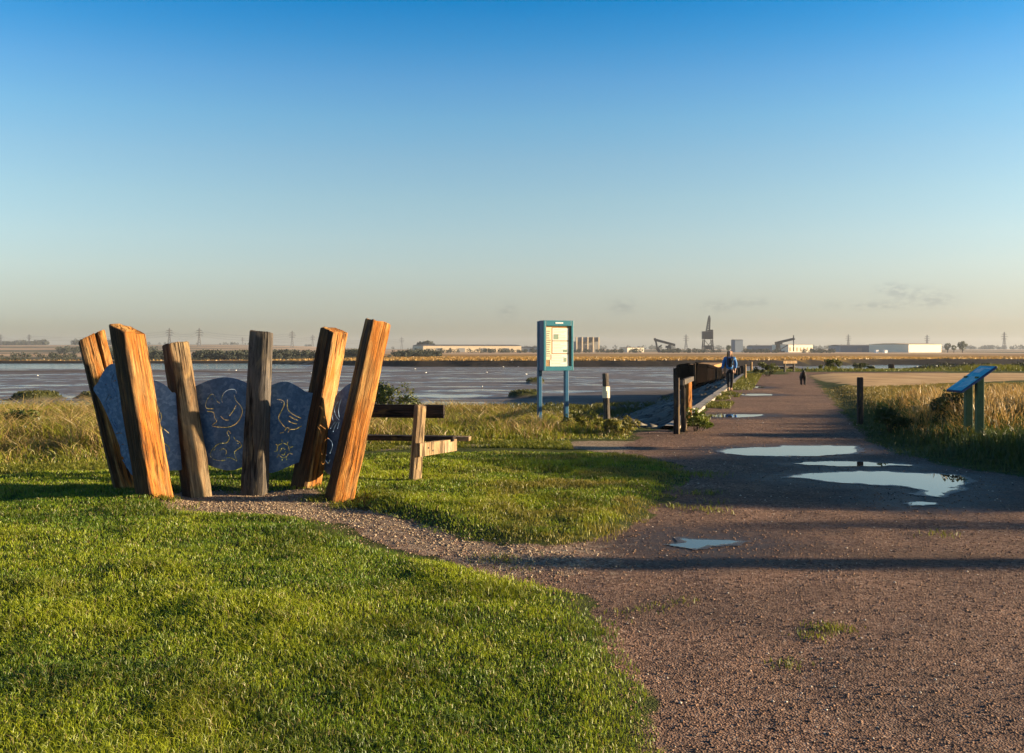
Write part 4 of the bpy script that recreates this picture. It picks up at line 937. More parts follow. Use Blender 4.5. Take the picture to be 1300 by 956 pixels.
# seed heads
sel = np.where(gsel & (h > .40))[0][:4200]; zz = terrain(X[sel], Y[sel])[0]
P_ = np.stack([X[sel] + rng.normal(0, .03, len(sel)), Y[sel], zz + h[sel] * .72], 1)
me = blades('seed_heads', P_, np.full(len(sel), .15), np.full(len(sel), .018), np.full(len(sel), .5), lerp3((.36, .22, .08), (.50, .36, .16), rng.random(len(sel))), None, (-.1, 0)); tag(link('seed_heads', me, MAT['grass']), 'feathery pale seed heads above the golden grass', 'grass', kind='stuff')

# verge by the kerb, grassy point, saltmarsh
X = []; Y = []
for a0, b0, n, w_ in ((21, 23.2, 2600, .35), (24, 37, 6500, .55), (40, 66, 9000, .8)):
    yy = a0 + (b0 - a0) * rng.random(n); off_ = .15 + rng.random(n) ** 1.5 * w_ * 1.3; k_ = fbm(yy * .7, off_, 111) > (.52 if a0 == 24 else .38)
    X += list((EDGE(yy) + off_)[k_]); Y += list(yy[k_])
X, Y = np.array(X), np.array(Y); rr = rng.random(len(X))
put('verge_grass', X, Y, (.03 + .10 * rr ** 2) * (1 + .008 * Y), .008 + .0005 * Y, .4 + .4 * rr, lerp3((.09, .105, .015), (.21, .19, .035), rng.random(len(X))), 'low yellow green grass tufts beside the sea wall kerb')
n = 60000; X = 14 + 62 * rng.random(n); Y = 69 + 26 * rng.random(n); dP = sd(X, Y, PLAT); st_ = sd(X, Y, STRIP); sf_ = sd(X, Y, SANDF)
keep = (dP < 1.5) & (st_ > .4) & (sf_ > .5) & (Y > 71.5 + .02 * X) & (X < .62 * Y); X, Y = X[keep], Y[keep]; c1 = fbm(X * .3, Y * .3, 121); rr = rng.random(len(X))
put('point_grass', X, Y, (.08 + .45 * sstep(.5, .7, c1)) * (.5 + .7 * rr), .05 + 0 * X, .4 + .4 * rr, lerp3((.075, .10, .012), (.19, .18, .025), c1 * .5 + rr * .5), 'low green grass over the far point at the end of the path')
X = []; Y = []
for (cx, cy, rx, ry, hh) in MARSH:
    n = int(rx * ry * 150); a = rng.random(n) * 2 * np.pi; r0 = np.sqrt(rng.random(n)) * 1.05; X += list(cx + rx * r0 * np.cos(a)); Y += list(cy + ry * r0 * np.sin(a))
X, Y = np.array(X), np.array(Y); q = np.full(X.shape, 9.)
for (cx, cy, rx, ry, hh) in MARSH: q = np.minimum(q, ((X - cx) / rx) ** 2 + ((Y - cy) / ry) ** 2 + (fbm(X * .4, Y * .4, 12) - .5) * .8)
k_ = (q < .95) & (sd(X, Y, PLAT) > .5); X, Y = X[k_], Y[k_]; rr = rng.random(len(X)); c1 = fbm(X * .5, Y * .5, 131)
put('marsh_grass', X, Y, .10 + .26 * rr * c1 * 1.6, .03 + .0006 * Y, .4 + .4 * rr, lerp3((.045, .06, .012), (.13, .12, .022), c1 * .5 + rr * .5), 'dark saltmarsh plants in clumps on the mud', 'saltmarsh')

# pebbles on the gravel
def pebbles(name, X, Y, s, tint, label):
    n = len(X); base = np.array([(1, 0, 0), (0, 1, 0), (-1, 0, 0), (0, -1, 0), (0, 0, .8), (0, 0, -.6)], float)
    fc = np.array([(0, 1, 4), (1, 2, 4), (2, 3, 4), (3, 0, 4), (1, 0, 5), (2, 1, 5), (3, 2, 5), (0, 3, 5)])
    V_ = base[None] * (s[:, None, None] * (.6 + .8 * rng.random((n, 6, 1)))); a = rng.random(n) * 6.28
    ca, sa = np.cos(a)[:, None], np.sin(a)[:, None]; x_ = V_[:, :, 0] * ca - V_[:, :, 1] * sa; y_ = V_[:, :, 0] * sa + V_[:, :, 1] * ca
    z = terrain(X, Y)[0]
    V_ = np.stack([x_ + X[:, None], y_ + Y[:, None], V_[:, :, 2] * .8 + z[:, None] + s[:, None] * .15], 2)
    L = (np.arange(n)[:, None, None] * 6 + fc[None]).ravel(); T = np.repeat(np.concatenate([tint, np.ones((n, 1))], 1), 6, 0)
    me = np_mesh(name, V_.reshape(-1, 3), L, np.arange(n * 8) * 3, np.full(n * 8, 3), {'tint': T}); tag(link(name, me, MAT['stone_bits']), label, 'stones', kind='stuff')
k = N('gravel_stones'); a = k.n('Attribute', attribute_name='tint'); k.bsdf(a.outputs['Color'], .85); MAT['stone_bits'] = k.m
X, Y = sample(70000, 3.4, 24, 1.5, .62); keep = (sd(X, Y, MAIN) < .1) & (np.minimum(sd(X, Y, LAWN), sd(X, Y, UPPER)) > -.12)
for p in PW.values(): keep &= sd(X, Y, p) > -.10 + .16 * rng.random(len(X))
X, Y = X[keep], Y[keep]; rr = rng.random(len(X)); fl = rng.random(len(X))
t_ = lerp3((.13, .075, .05), (.31, .19, .125), rr); pale_ = fl > .965; t_[pale_] = np.array((.55, .48, .40)) * (.8 + .3 * rng.random(pale_.sum()))[:, None]; dk_ = fl < .2; t_[dk_] = (.08, .06, .055)
pebbles('loose_gravel', X, Y, (.0025 + .006 * rng.random(len(X)) ** 2.5) * (1 + .05 * Y) , t_, 'loose reddish gravel scattered over the path')

gx_, gy_ = G(330, 642); n = 4500; X = gx_ + rng.normal(0, 1.1, n); Y = gy_ + rng.normal(0, .5, n); m_ = 1800; t = rng.random(m_); ax, ay = G(430, 655); bx_, by_ = G(720, 720)
X = np.concatenate([X, ax + (bx_ - ax) * t + rng.normal(0, .3, m_)]); Y = np.concatenate([Y, ay + (by_ - ay) * t + rng.normal(0, .35, m_)])
keep = (sd(X, Y, MAIN) < 0) & (np.minimum(sd(X, Y, LAWN), sd(X, Y, UPPER)) > -.05); X, Y = X[keep], Y[keep]
pebbles('pale_shingle', X, Y, .005 + .011 * rng.random(len(X)) ** 2, lerp3((.17, .115, .07), (.52, .41, .28), rng.random(len(X)) ** 1.8), 'pale shingle spread in front of the sculpture')
n = 4500; yy = 20.5 + 46 * rng.random(n) ** 1.5; of_ = .4 + 5.2 * rng.random(n); X = EDGE(yy) - of_ * .9665; Y = yy + of_ * .2568; k_ = fbm(X * .6, Y * .6, 171) > .40; X, Y, of_ = X[k_], Y[k_], of_[k_]
pebbles('rocks', X, Y, (.05 + .26 * rng.random(len(X)) ** 2.6), lerp3((.045, .042, .035), (.24, .21, .17), rng.random(len(X)) ** 1.5), 'loose rocks and rubble lying on the sea wall slope')
# shrubs made of leaves on stems
def leaves(name, C, size, tint, mat, parent=None, flat=.0):
    n = len(C); a = rng.normal(size=(n, 3)); a /= np.linalg.norm(a, axis=1)[:, None]; b = rng.normal(size=(n, 3)); b -= (b * a).sum(1)[:, None] * a; b /= np.linalg.norm(b, axis=1)[:, None]
    s = (size * (.6 + .8 * rng.random(n)))[:, None]
    V_ = np.stack([C - a * s * .5, C + b * s * .3, C + a * s * .5, C - b * s * .3], 1)
    T = np.repeat(np.concatenate([tint, np.ones((n, 1))], 1), 4, 0)
    me = np_mesh(name, V_.reshape(-1, 3), np.arange(n * 4), np.arange(n) * 4, np.full(n, 4), {'tint': T}); return link(name, me, mat, parent)
def bush(name, loc, rx, ry, h, nleaf, size, ca, cb, label, cat='bush', clumps=18, trunk=None, cr=1.0):
    e = empty(name, loc); tag(e, label, cat)
    cc = []
    for i in range(clumps):
        a = rng.random() * 6.283; r = np.sqrt(rng.random()); z = h * (.2 + .72 * rng.random()); kz = 1 - .55 * (z / h) ** 2
        cc.append((rx * r * kz * math.cos(a), ry * r * kz * math.sin(a), z, h * cr * (.13 + .12 * rng.random())))
    per = nleaf // clumps; C = []; T = []
    for x, y, z, r in cc:
        d = rng.normal(size=(per, 3)); d /= np.linalg.norm(d, axis=1)[:, None]; C.append(np.array((x, y, z)) + d * (r * (.5 + .6 * rng.random((per, 1)))) * np.array((1.2, 1.2, 1)))
        t = np.clip(rng.random() * .6 + .4 * rng.random(per), 0, 1); T.append(lerp3(ca, cb, t))
    C = np.concatenate(C); C[:, 2] = np.maximum(C[:, 2], .02)
    leaves('foliage', C, size, np.concatenate(T), MAT['leaf'], e)
    m = MB()
    for x, y, z, r in cc[:12]: m.bar((x * .12, y * .12, -.1), (x * .6, y * .6, z * .6), (trunk or h * .035), n=5, w2=h * .02); m.bar((x * .6, y * .6, z * .6), (x, y, z), h * .02, n=4, w2=h * .008)
    m.build('stem', MAT['oak_dark'], e); return e
gx, gy = -2.6, 20.6
bush('bramble_bush', (gx, gy, -.02), .85, .55, .98, 4200, .05, (.05, .075, .012), (.17, .17, .03), 'tall dark bramble bush behind the bench', clumps=26)
bush('leafy_weed', (*G(884, 548), 0), .30, .3, .42, 900, .055, (.07, .11, .012), (.20, .22, .03), 'bright leafy weed at the foot of the broken fence', 'weed', 14)
bush('leafy_weed', (*G(742, 548), 0), .55, .4, .38, 1300, .05, (.08, .10, .012), (.24, .22, .03), 'low yellow green weed at the foot of the notice board', 'weed', 16)
bush('leafy_weed', (*G(790, 553), 0), .42, .4, .34, 900, .05, (.08, .09, .012), (.24, .19, .03), 'low straggling weed just right of the marker post', 'weed', 14)
bush('leafy_weed', (*G(1130, 552), .1), .38, .35, .45, 1100, .06, (.03, .05, .012), (.07, .09, .02), 'dark leafy weed in the long grass right of the bollard', 'weed', 16)
bush('leafy_weed', (*G(1207, 553), .1), .35, .4, .72, 1000, .06, (.03, .045, .012), (.08, .09, .02), 'dark leafy weed under the information panel', 'weed', 14)
bush('leafy_weed', (*G(38, 563), 0), .6, .5, .55, 1500, .06, (.05, .075, .012), (.14, .15, .025), 'dark green leafy weed in the rough grass at the far left', 'weed', 16)
bush('shrub', (15.9, 62, .0), .9, .8, .8, 1500, .10, (.05, .07, .015), (.14, .14, .03), 'dark low shrub beside the pale stakes at the sea wall end', 'shrub', 14)
bush('shrub', (24.6, 77, .0), 1.0, .8, .9, 1400, .12, (.05, .07, .015), (.14, .14, .03), 'rounded shrub on the grassy point right of the far bench', 'shrub', 14)
bush('shrub', (29.5, 84, -.4), 1.5, 1.0, .85, 1500, .12, (.03, .045, .012), (.08, .085, .02), 'low dark shrub at the water edge beyond the sandy flat', 'shrub', 14)
# thicket at the water's edge on the right
C = []; T = []
for i in range(700):
    px = 1085 + 330 * rng.random(); Y_ = 90 + 14 * rng.random(); hgt = (.15 + .75 * sstep(1120, 1200, px)) * (.35 + 1.1 * fbm(px * .04, 1, 141)); r = .3 + .2 * rng.random()
    x = (px - CX) / F * Y_; g_ = -.75; d = rng.normal(size=(45, 3)); d /= np.linalg.norm(d, axis=1)[:, None]; C.append(np.array((x, Y_, g_ + hgt * rng.random())) + d * r * (.5 + .5 * rng.random((45, 1))) * np.array((1.6, 1, .75))); T.append(lerp3((.016, .022, .010), (.045, .05, .016), rng.random(45)))
o = leaves('thicket', np.concatenate(C), .17, np.concatenate(T), MAT['leaf']); tag(o, 'dark thicket along the water edge beyond the sandy flat', 'thicket', kind='stuff')

# bushes on the land side, right of the picture: they throw the long shadows over the path
for i, (x, y, rx, ry, h_, lab) in enumerate((
        (15.8, 13.6, 1.7, 1.9, 3.0, 'hawthorn bush on the land side, beyond the right bank'), (16.0, 11.2, 1.5, 1.4, 2.9, 'broad hawthorn bush on the land side of the path'),
        (15.0, 9.0, .9, .34, 2.75, 'rounded hawthorn bush among the smaller ones on the land side'), (19.5, 18.9, 1.5, .7, 2.5, 'far hawthorn bush on the land side'),
        (14.6, 12.3, 1.1, 1.0, 2.6, 'middle hawthorn bush on the land side'), (14.5, 10.2, .9, .4, 2.0, 'low spreading hawthorn bush on the land side'),
        (13.2, 7.36, .11, .11, 2.75, 'slender unseen bush shaping a shadow band, nearest the camera on the land side'))):  # last one added out of view, kept narrow and leafy for one shadow band
    bush('hawthorn_bush', (x, y, 0), rx, ry, h_, 13000 if rx > .95 else (900 if ry == .34 else 3200), .14 if rx > .95 else .09, (.03, .05, .012), (.08, .10, .02), lab, 'bush', 30, .1, 1.0 if rx > .95 else (.42 if ry == .34 else .32))


# ------------------------------------------------------------------ across the water
def zt(x, y): return float(terrain(np.array([x]), np.array([y]))[0][0])
MAT['far_cream'] = plain('cream_cladding', (.62, .50, .34), .7); MAT['far_white'] = plain('white_cladding', (.78, .70, .54), .6); MAT['far_blue'] = plain('blue_grey_cladding', (.12, .16, .22), .6)
MAT['far_grey'] = plain('grey_cladding', (.22, .22, .22), .7); MAT['far_dark'] = plain('dark_roof', (.09, .085, .085), .7); MAT['far_steel'] = plain('crane_steel', (.045, .042, .045), .6); MAT['far_brick'] = plain('ochre_wall', (.52, .36, .20), .8); MAT['glass_dark'] = plain('dark_window', (.03, .04, .06), .2)
def shed(name, px0, px1, yt, Y, wall, roof, label, cat, yaw=0.0, depth=30, gable=.12, doors=0, windows=0, ybase=None):
    w = (px1 - px0) * Y / F / max(.5, math.cos(yaw)); c = AT((px0 + px1) / 2, yt, Y); z0 = zt(c.x, Y) - 1; h = c.z - z0
    e = empty(name, (c.x, Y, z0), yaw); tag(e, label, cat); hw = w / 2; gh = h * gable
    m = MB(); m.box(0, depth / 2, (h - gh) / 2, w, depth, h - gh); m.build('wall', wall, e)
    m = MB(); m.loft([[(-hw - .6, -.6, h - gh + .02), (hw + .6, -.6, h - gh + .02), (hw + .6, depth + .6, h - gh + .02), (-hw - .6, depth + .6, h - gh + .02)], [(-hw - .6, depth * .35, h), (hw + .6, depth * .35, h), (hw + .6, depth * .65, h), (-hw - .6, depth * .65, h)]]); m.build('roof', roof, e)
    for i in range(doors):
        m = MB(); m.box(-hw + w * (i + .7) / (doors + .4), -.1, h * .3, w * .05 + 1.5, .3, h * .55); m.build('door', MAT['far_grey'], e)
    for i in range(windows):
        m = MB(); m.box(-hw + w * (i + .5) / windows, -.1, h * .42, w / windows * .32, .3, h * .45); m.build('window', MAT['far_brick'], e)
    return e
shed('warehouse', 539, 662, 437.4, 1150, MAT['far_cream'], MAT['far_dark'], 'long cream warehouse across the water left of the notice board', 'warehouse', .30, 60, .14, 4)
shed('warehouse', 661, 692, 440, 1180, MAT['far_blue'], MAT['far_dark'], 'blue grey warehouse just behind the notice board', 'warehouse', .1, 30, .1)
shed('shed', 540, 566, 449.5, 900, MAT['far_blue'], MAT['far_dark'], 'low blue shed in front of the cream warehouse', 'shed', .05, 12, .2)
for i, (a, b, t) in enumerate(((500, 506, 447), (507, 518, 446.2))): shed('house', a, b, t, 760, MAT['far_brick'], MAT['far_brick'], ('small ochre house left of the cream warehouse', 'wider ochre house between the small house and the cream warehouse')[i], 'house', .4, 8, .35, 0, 2)
shed('building', 796, 818, 440.8, 1120, MAT['far_white'], MAT['far_dark'], 'small white building left of the sloping ship loader', 'building', .35, 20, .05)
shed('shed', 783, 795, 449, 900, MAT['far_cream'], MAT['far_cream'], 'low cream shed near the water right of the notice board', 'shed', .4, 8, .3)
shed('tower_block', 933, 943.5, 431, 1150, MAT['far_blue'], MAT['far_dark'], 'tall grey blue tower block right of the harbour crane', 'tower', .25, 10, .04, 0, 0)
shed('warehouse', 956, 985, 438.2, 1200, MAT['far_blue'], MAT['far_dark'], 'blue grey warehouse between the tower block and the second ship loader', 'warehouse', -.05, 40, .12, 1)
shed('building', 999, 1034, 437, 1150, MAT['far_white'], MAT['far_white'], 'white building with a row of tall openings behind the second ship loader', 'building', .4, 30, .05, 0, 7)
shed('warehouse', 1068, 1150, 437.6, 1180, MAT['far_blue'], MAT['far_dark'], 'very long dark blue grey warehouse on the right', 'warehouse', -.08, 60, .14, 2)
shed('warehouse', 1149, 1200, 435.8, 1120, MAT['far_white'], MAT['far_brick'], 'bright cream warehouse at the end of the long dark one', 'warehouse', .42, 60, .1)
for i, (a, b) in enumerate(((1112, 1116), (1123, 1127))): shed('lorry_trailer', a, b, 444.2, 1000, MAT['white'], MAT['white'], ('white trailer parked in front of the long dark warehouse', 'second white trailer, nearer the bright cream warehouse')[i], 'trailer', .3, 3, .05)
# bay building
Yb = 1120; e0 = AT(746.5, 428, Yb); zb = zt(e0.x, Yb) - 1; e = empty('power_house', (e0.x, Yb, zb), .25); tag(e, 'grey power house with five pale columns right of the notice board', 'industrial building'); H_ = e0.z - zb; s_ = Yb / F
m = MB(); m.box(0, 14, H_ * .26, 31 * s_, 24, H_ * .52); m.build('base_block', MAT['far_grey'], e)
m = MB(); m.box(0, 12, H_ * .62, 30 * s_, 14, H_ * .22); m.build('upper_block', MAT['far_grey'], e)
for i in range(5):
    m = MB(); m.box((-15.3 + i * 7.4) * s_, -.5, H_ * .5, 1.5 * s_, 1.6 * s_, H_); m.build('column', MAT['far_cream'], e)
for i in range(4):
    m = MB(); m.box((-11.6 + i * 7.4) * s_, 3, H_ * .86, 5.6 * s_, 6, H_ * .27); m.build('hopper', MAT['far_blue' if i < 2 else 'far_dark'], e)
# harbour crane
Yc = 1080; s_ = Yc / F; c0 = AT(899.5, 446, Yc); z0 = zt(c0.x, Yc) - .5; e = empty('harbour_crane', (c0.x, Yc, z0)); tag(e, 'tall grey harbour grab crane on a portal, the highest thing on the skyline', 'crane')
def yz(py): return CH - (py - HY) / F * Yc - z0
m = MB()
for sx in (-1, 1):
    for sy in (0, 9): m.bar((sx * 6.6 * s_, sy, 0), (sx * 5 * s_, sy, yz(431)), 1.1)
    m.bar((sx * 6.3 * s_, 0, yz(440)), (sx * 6.3 * s_, 9, yz(440)), .8)
m.bar((-6.2 * s_, 0, yz(439)), (6.2 * s_, 0, yz(439)), 1.0); m.bar((-6.5 * s_, 0, 2), (5 * s_, 0, yz(432)), .5); m.bar((6.5 * s_, 0, 2), (-5 * s_, 0, yz(432)), .5)
m.build('portal', MAT['far_steel'], e)
m = MB(); m.box(0, 4, yz(441.5), 7 * s_, 5, 4 * s_); m.build('hopper', MAT['far_steel'], e)
m = MB(); m.box(-.4 * s_, 4, yz(425.6), 13 * s_, 9, 10 * s_, bevel=.4); m.box(3.5 * s_, 4, yz(420), 5 * s_, 7, 3 * s_); m.build('machine_house', MAT['far_steel'], e)
m = MB()
A0, A1, T0 = Vector((-2.2 * s_, 2, yz(421))), Vector((2.2 * s_, 2, yz(421))), Vector((.9 * s_, 2, yz(403))); T1 = Vector((2.7 * s_, 2, yz(404)))
for y_ in (0, 4):
    o_ = Vector((0, y_, 0)); m.bar(A0 + o_, T0 + o_, .55); m.bar(A1 + o_, T1 + o_, .55); m.bar(T0 + o_, Vector((1.8 * s_, 2 + y_, yz(400.5))), .5); m.bar(T1 + o_, Vector((1.8 * s_, 2 + y_, yz(400.5))), .5)
    for i in range(6):
        a = A0.lerp(T0, i / 6) + o_; b_ = A1.lerp(T1, (i + 1) / 6) + o_; m.bar(a, b_, .35); m.bar(A1.lerp(T1, i / 6) + o_, A0.lerp(T0, (i + 1) / 6) + o_, .35)
m.build('jib', MAT['far_steel'], e)
# two ship loaders
def loader(name, pxs, label):
    """pxs: dict of survey points"""
    Y_ = 1080; c = AT(pxs['base'], 447, Y_); z_ = zt(c.x, Y_) - .5; e = empty(name, (c.x, Y_, z_)); tag(e, label, 'ship loader')
    q = lambda px, py: AT(px, py, Y_) - Vector((c.x, Y_, z_))
    m = MB()
    a, b_ = q(*pxs['boom'][0]), q(*pxs['boom'][1])
    for y_ in (-1.5, 1.5):
        o_ = Vector((0, y_, 0)); up = Vector((0, 0, 1.9)); m.bar(a + o_, b_ + o_, .7); m.bar(a + o_ + up, b_ + o_ + up, .6)
        for i in range(8): m.bar(a.lerp(b_, i / 8) + o_, a.lerp(b_, (i + .5) / 8) + o_ + up, .35); m.bar(a.lerp(b_, (i + .5) / 8) + o_ + up, a.lerp(b_, (i + 1) / 8) + o_, .35)
    m.box((a.x + b_.x) / 2, 0, (a.z + b_.z) / 2, .1, .1, .1); m.bar(a + Vector((0, 0, .9)), b_ + Vector((0, 0, .9)), 1.2, 2.4); m.build('boom', MAT['far_steel'], e)
    m = MB()
    for (p1, p2, w_) in pxs['mast']: m.bar(q(*p1), q(*p2), w_)
    m.build('mast', MAT['far_steel'], e)
    m = MB()
    for (p1, p2, w_) in pxs['trestle']: m.bar(q(*p1), q(*p2), w_)
    m.build('trestle', MAT['far_steel'], e)
loader('ship_loader', dict(base=845, boom=((832, 432.5), (857, 439.2)), mast=[((830.8, 429.5), (833, 434), 2.2), ((832.5, 433), (835, 446), 1.7), ((834, 442), (838, 447.5), 3)],
       trestle=[((849, 438), (846, 447.5), 1.2), ((849, 438), (853, 447.5), 1.2), ((850.5, 437), (850.5, 447.5), 1.6), ((836, 441), (840, 438), 1.2), ((842, 447), (856, 447), 2.4), ((845, 440), (852, 441.5), 2.4)]), 'ship loader whose long boom slopes down to the right')
loader('ship_loader', dict(base=994, boom=((984, 436.8), (1008, 431.2)), mast=[((1007.4, 425.5), (1007.4, 446), .9), ((1006, 430.5), (1009, 430.5), 1.4)],
       trestle=[((986, 437), (985, 447), 1.2), ((989, 436), (991, 447), 1.4), ((987.5, 436.5), (987.5, 447), 1.8), ((984, 436.5), (993, 435.5), 2.4), ((992, 443), (1000, 438), 1.0), ((984, 446.5), (996, 446.5), 2.0)]), 'ship loader whose long boom rises to the right with a thin mast')

# pylons
def pylon_meshes():
    m = MB(); h = 46.0; wb, wt = 4.2, .6
    def c(z, sx, sy):
        w = wb * (1 - z / 30) + 1.25 * (z / 30) if z < 30 else 1.25 + (wt - 1.25) * (z - 30) / 16
        return Vector((sx * w, sy * w, z))
    lv = [-4, 6, 13, 19, 24, 28, 32, 36, 40, h]
    for a, b_ in zip(lv[:-1], lv[1:]):
        for sx, sy in ((1, 1), (-1, 1), (-1, -1), (1, -1)): m.bar(c(a, sx, sy), c(b_, sx, sy), .8)
        for (s1, s2) in (((1, 1), (-1, 1)), ((-1, -1), (1, -1)), ((1, 1), (1, -1)), ((-1, 1), (-1, -1))): m.bar(c(a, *s1), c(b_, *s2), .4); m.bar(c(a, *s2), c(b_, *s1), .4)
    arms = MB()
    for z, L in ((28, 8.0), (34, 9.6), (40, 7.0)):
        for s in (-1, 1): arms.bar((0, 0, z + 1.4), (s * L, 0, z), .7); arms.bar((0, 0, z - .2), (s * L, 0, z), .8); arms.bar((s * L, 0, z), (s * L, 0, z - 2.2), .35)
    return m, arms
MAT['pylon'] = plain('pylon_steel', (.05, .052, .056), .6, .2)
PYL = [(1, 424.5, 2250, 'pylon at the extreme left edge of the skyline'), (37, 424.3, 2300, 'pylon over the wooded hill left of the split orange post'), (215, 416.5, 2050, 'tall pylon just above the tan square post'), (253, 416.5, 2050, 'tall pylon in the gap between the tan and the grey post'),
       (308, 428, 3000, 'small distant pylon close to the grey post on its left'), (371, 420, 2150, 'tall pylon in the gap right of the grey post'), (397, 425, 2700, 'smaller pylon close behind the post with a dark left face'), (510, 428, 2900, 'pylon above the ochre houses'),
       (871, 424.5, 2600, 'lone pylon between the first ship loader and the harbour crane'), (1077, 424.5, 2600, 'pylon right of the white building with openings'), (1177, 425, 2600, 'pylon behind the bright cream warehouse'), (1275, 421.5, 2400, 'pylon near the right edge of the skyline')]
proto = None; tops = {}
for px, pt, Y_, lab in PYL:
    t = AT(px, pt, Y_); z_ = zt(t.x, Y_); k_ = (t.z - z_) / 46.0
    if proto is None:
        o = empty('pylon', (0, 0, 0)); a_, b_ = pylon_meshes(); a_.build('tower', MAT['pylon'], o); b_.build('crossarm', MAT['pylon'], o); proto = o
    else: o = copy_tree(proto)
    o.location = (t.x, Y_, z_); o.scale = (k_, k_, k_); o.rotation_euler.z = .15; tag(o, lab, 'pylon', 'pylons along the skyline'); tops[px] = (Vector((t.x, Y_, z_)), k_)
def cables(seq, label, extra=()):
    m = MB()
    for a, b_ in zip(seq[:-1], seq[1:]):
        (pa, ka), (pb, kb) = tops[a], tops[b_]
        for z, L in ((28, 8), (34, 9.6), (40, 7)):
            for s in (-1, 1):
                A_ = pa + Vector((s * L, 0, z - 2)) * ka; B2 = pb + Vector((s * L, 0, z - 2)) * kb; n_ = 8; pts = [A_.lerp(B2, i / n_) - Vector((0, 0, 7 * 4 * (i / n_) * (1 - i / n_))) for i in range(n_ + 1)]; m.tube(pts, .11, 3)
    tag(m.build('power_cable', MAT['pylon']), label, 'cables')
cables([1, 37, 215, 253, 371], 'power cables hung along the tall left hand pylons'); cables([308, 397, 510], 'fainter power cables along the small distant pylons')

# trees on the far side
def tree(name, px, Y_, ytop, wpx, label):
    c = AT(px, ytop, Y_); z_ = zt(c.x, Y_); h_ = c.z - z_; r_ = wpx * Y_ / F / 2; e = empty(name, (c.x, Y_, z_)); tag(e, label, 'tree')
    C = []; T = []
    for i in range(22):
        d = rng.normal(size=3); d /= np.linalg.norm(d); p = np.array((d[0] * r_ * .62, d[1] * r_ * .62, h_ * .6 + d[2] * h_ * .26)); q_ = rng.normal(size=(40, 3)); q_ /= np.linalg.norm(q_, axis=1)[:, None]
        C.append(p + q_ * r_ * .36 * (.6 + .5 * rng.random((40, 1)))); T.append(lerp3((.03, .045, .015), (.08, .095, .03), np.clip(rng.random() * .6 + .4 * rng.random(40), 0, 1)))
    leaves('crown', np.concatenate(C), r_ * .22, np.concatenate(T), MAT['leaf'], e); m = MB(); m.bar((0, 0, -.5), (0, 0, h_ * .55), h_ * .09, n=7, w2=h_ * .05); m.build('trunk', MAT['oak_dark'], e)
for px, Y_, yt, w_, lab in ((1203, 1050, 434.5, 9, 'round tree next to the right end of the bright cream warehouse'), (1211, 1060, 437.5, 7, 'smallest round tree, between the two larger ones'), (1222, 1050, 433, 13, 'largest round tree right of the bright cream warehouse'), (925, 1060, 438, 8, 'round tree between the harbour crane and the tower block')):
    tree('tree', px, Y_, yt, w_, lab)
k = N('far_foliage'); a = k.n('Attribute', attribute_name='tint'); d_ = k.n('BsdfDiffuse'); k.l(a.outputs['Color'], d_.inputs[0]); k.l(d_.outputs[0], k.out.inputs['Surface']); MAT['far_leaf'] = k.m
def wood(name, items, label):
    C = []; T = []; S = []
    for px, Y_, h_ in items:
        x = (px - CX) / F * Y_; z_ = 0; n_ = 60; r_ = h_ * .5; q_ = rng.normal(size=(n_, 3)); q_ /= np.linalg.norm(q_, axis=1)[:, None]
        C.append(np.array((x, Y_, h_ * .5)) + q_ * np.array((r_ * 1.1, r_, h_ * .5)) * (.55 + .5 * rng.random((n_, 1)))); T.append(lerp3((.045, .052, .042), (.08, .085, .062), np.clip(rng.random() * .7 + .3 * rng.random(n_), 0, 1))); S.append(np.full(n_, h_ * .26))  # tint greyed so that distance haze sits in the leaf colour
    C = np.concatenate(C); zz = terrain(C[:, 0], C[:, 1], False)[0]; C[:, 2] += zz
    tag(leaves(name, C, np.concatenate(S), np.concatenate(T), MAT['far_leaf']), label, 'woodland', kind='stuff')
def band(n, pa, pb, Ya, Yb_, ha, hb, s, thr):
    r = []
    while len(r) < n:
        px = pa + (pb - pa) * rng.random(); Y_ = Ya + (Yb_ - Ya) * rng.random()
        if fbm(px * .03, Y_ * .003, s, 3) > thr: r.append((px, Y_, ha + (hb - ha) * rng.random()))
    return r
wood('hill_woodland', band(130, -60, 200, 1000, 1200, 4, 7, 151, .5) + band(330, -60, 150, 2200, 2700, 7, 14, 152, .4) + band(60, 150, 560, 2500, 2750, 4, 8, 153, .55) + band(900, 120, 470, 425, 500, 2.2, 4.4, 154, .30) + band(120, 470, 560, 430, 560, 1.8, 3.5, 164, .45) + band(60, -60, 130, 480, 640, 1.8, 3.2, 159, .5), 'hazy belts of trees across the hills on the left')
wood('shore_hedge', band(240, -60, 520, 398, 425, .7, 1.5, 155, .42), 'low dark hedge line along the far left shore')
wood('skyline_trees', band(420, 540, 1360, 2500, 3000, 6, 13, 156, .46) + band(330, 520, 1060, 960, 1060, 2, 5, 157, .4) + band(90, 520, 545, 1200, 1300, 8, 14, 158, .3), 'hazy low trees along the skyline and behind the quays')
# sedge standing on the saltings across the mud
n = 46000; px = -40 + 1400 * rng.random(n); Y = 296 + 150 * rng.random(n) ** 1.4; X = (px - CX) / F * Y; hz, dz, tz, uz, lz = terrain(X, Y)
k_ = (tz > 3.5) & (rng.random(n) > lz * .9); X, Y, hz = X[k_], Y[k_], hz[k_]; rr = rng.random(len(X))
me = blades('saltings_sedge', np.stack([X, Y, hz], 1), .35 + .45 * rr * fbm(X * .05, Y * .05, 161) * 1.6, np.full(len(X), .55), .3 + .3 * rr, lerp3((.22, .115, .025), (.44, .27, .07), np.clip(fbm(X * .03, Y * .03, 162) * .8 + rr * .3, 0, 1)))
tag(link('saltings_sedge', me, MAT['grass']), 'rusty brown sedge covering the saltings across the mud', 'sedge', kind='stuff')
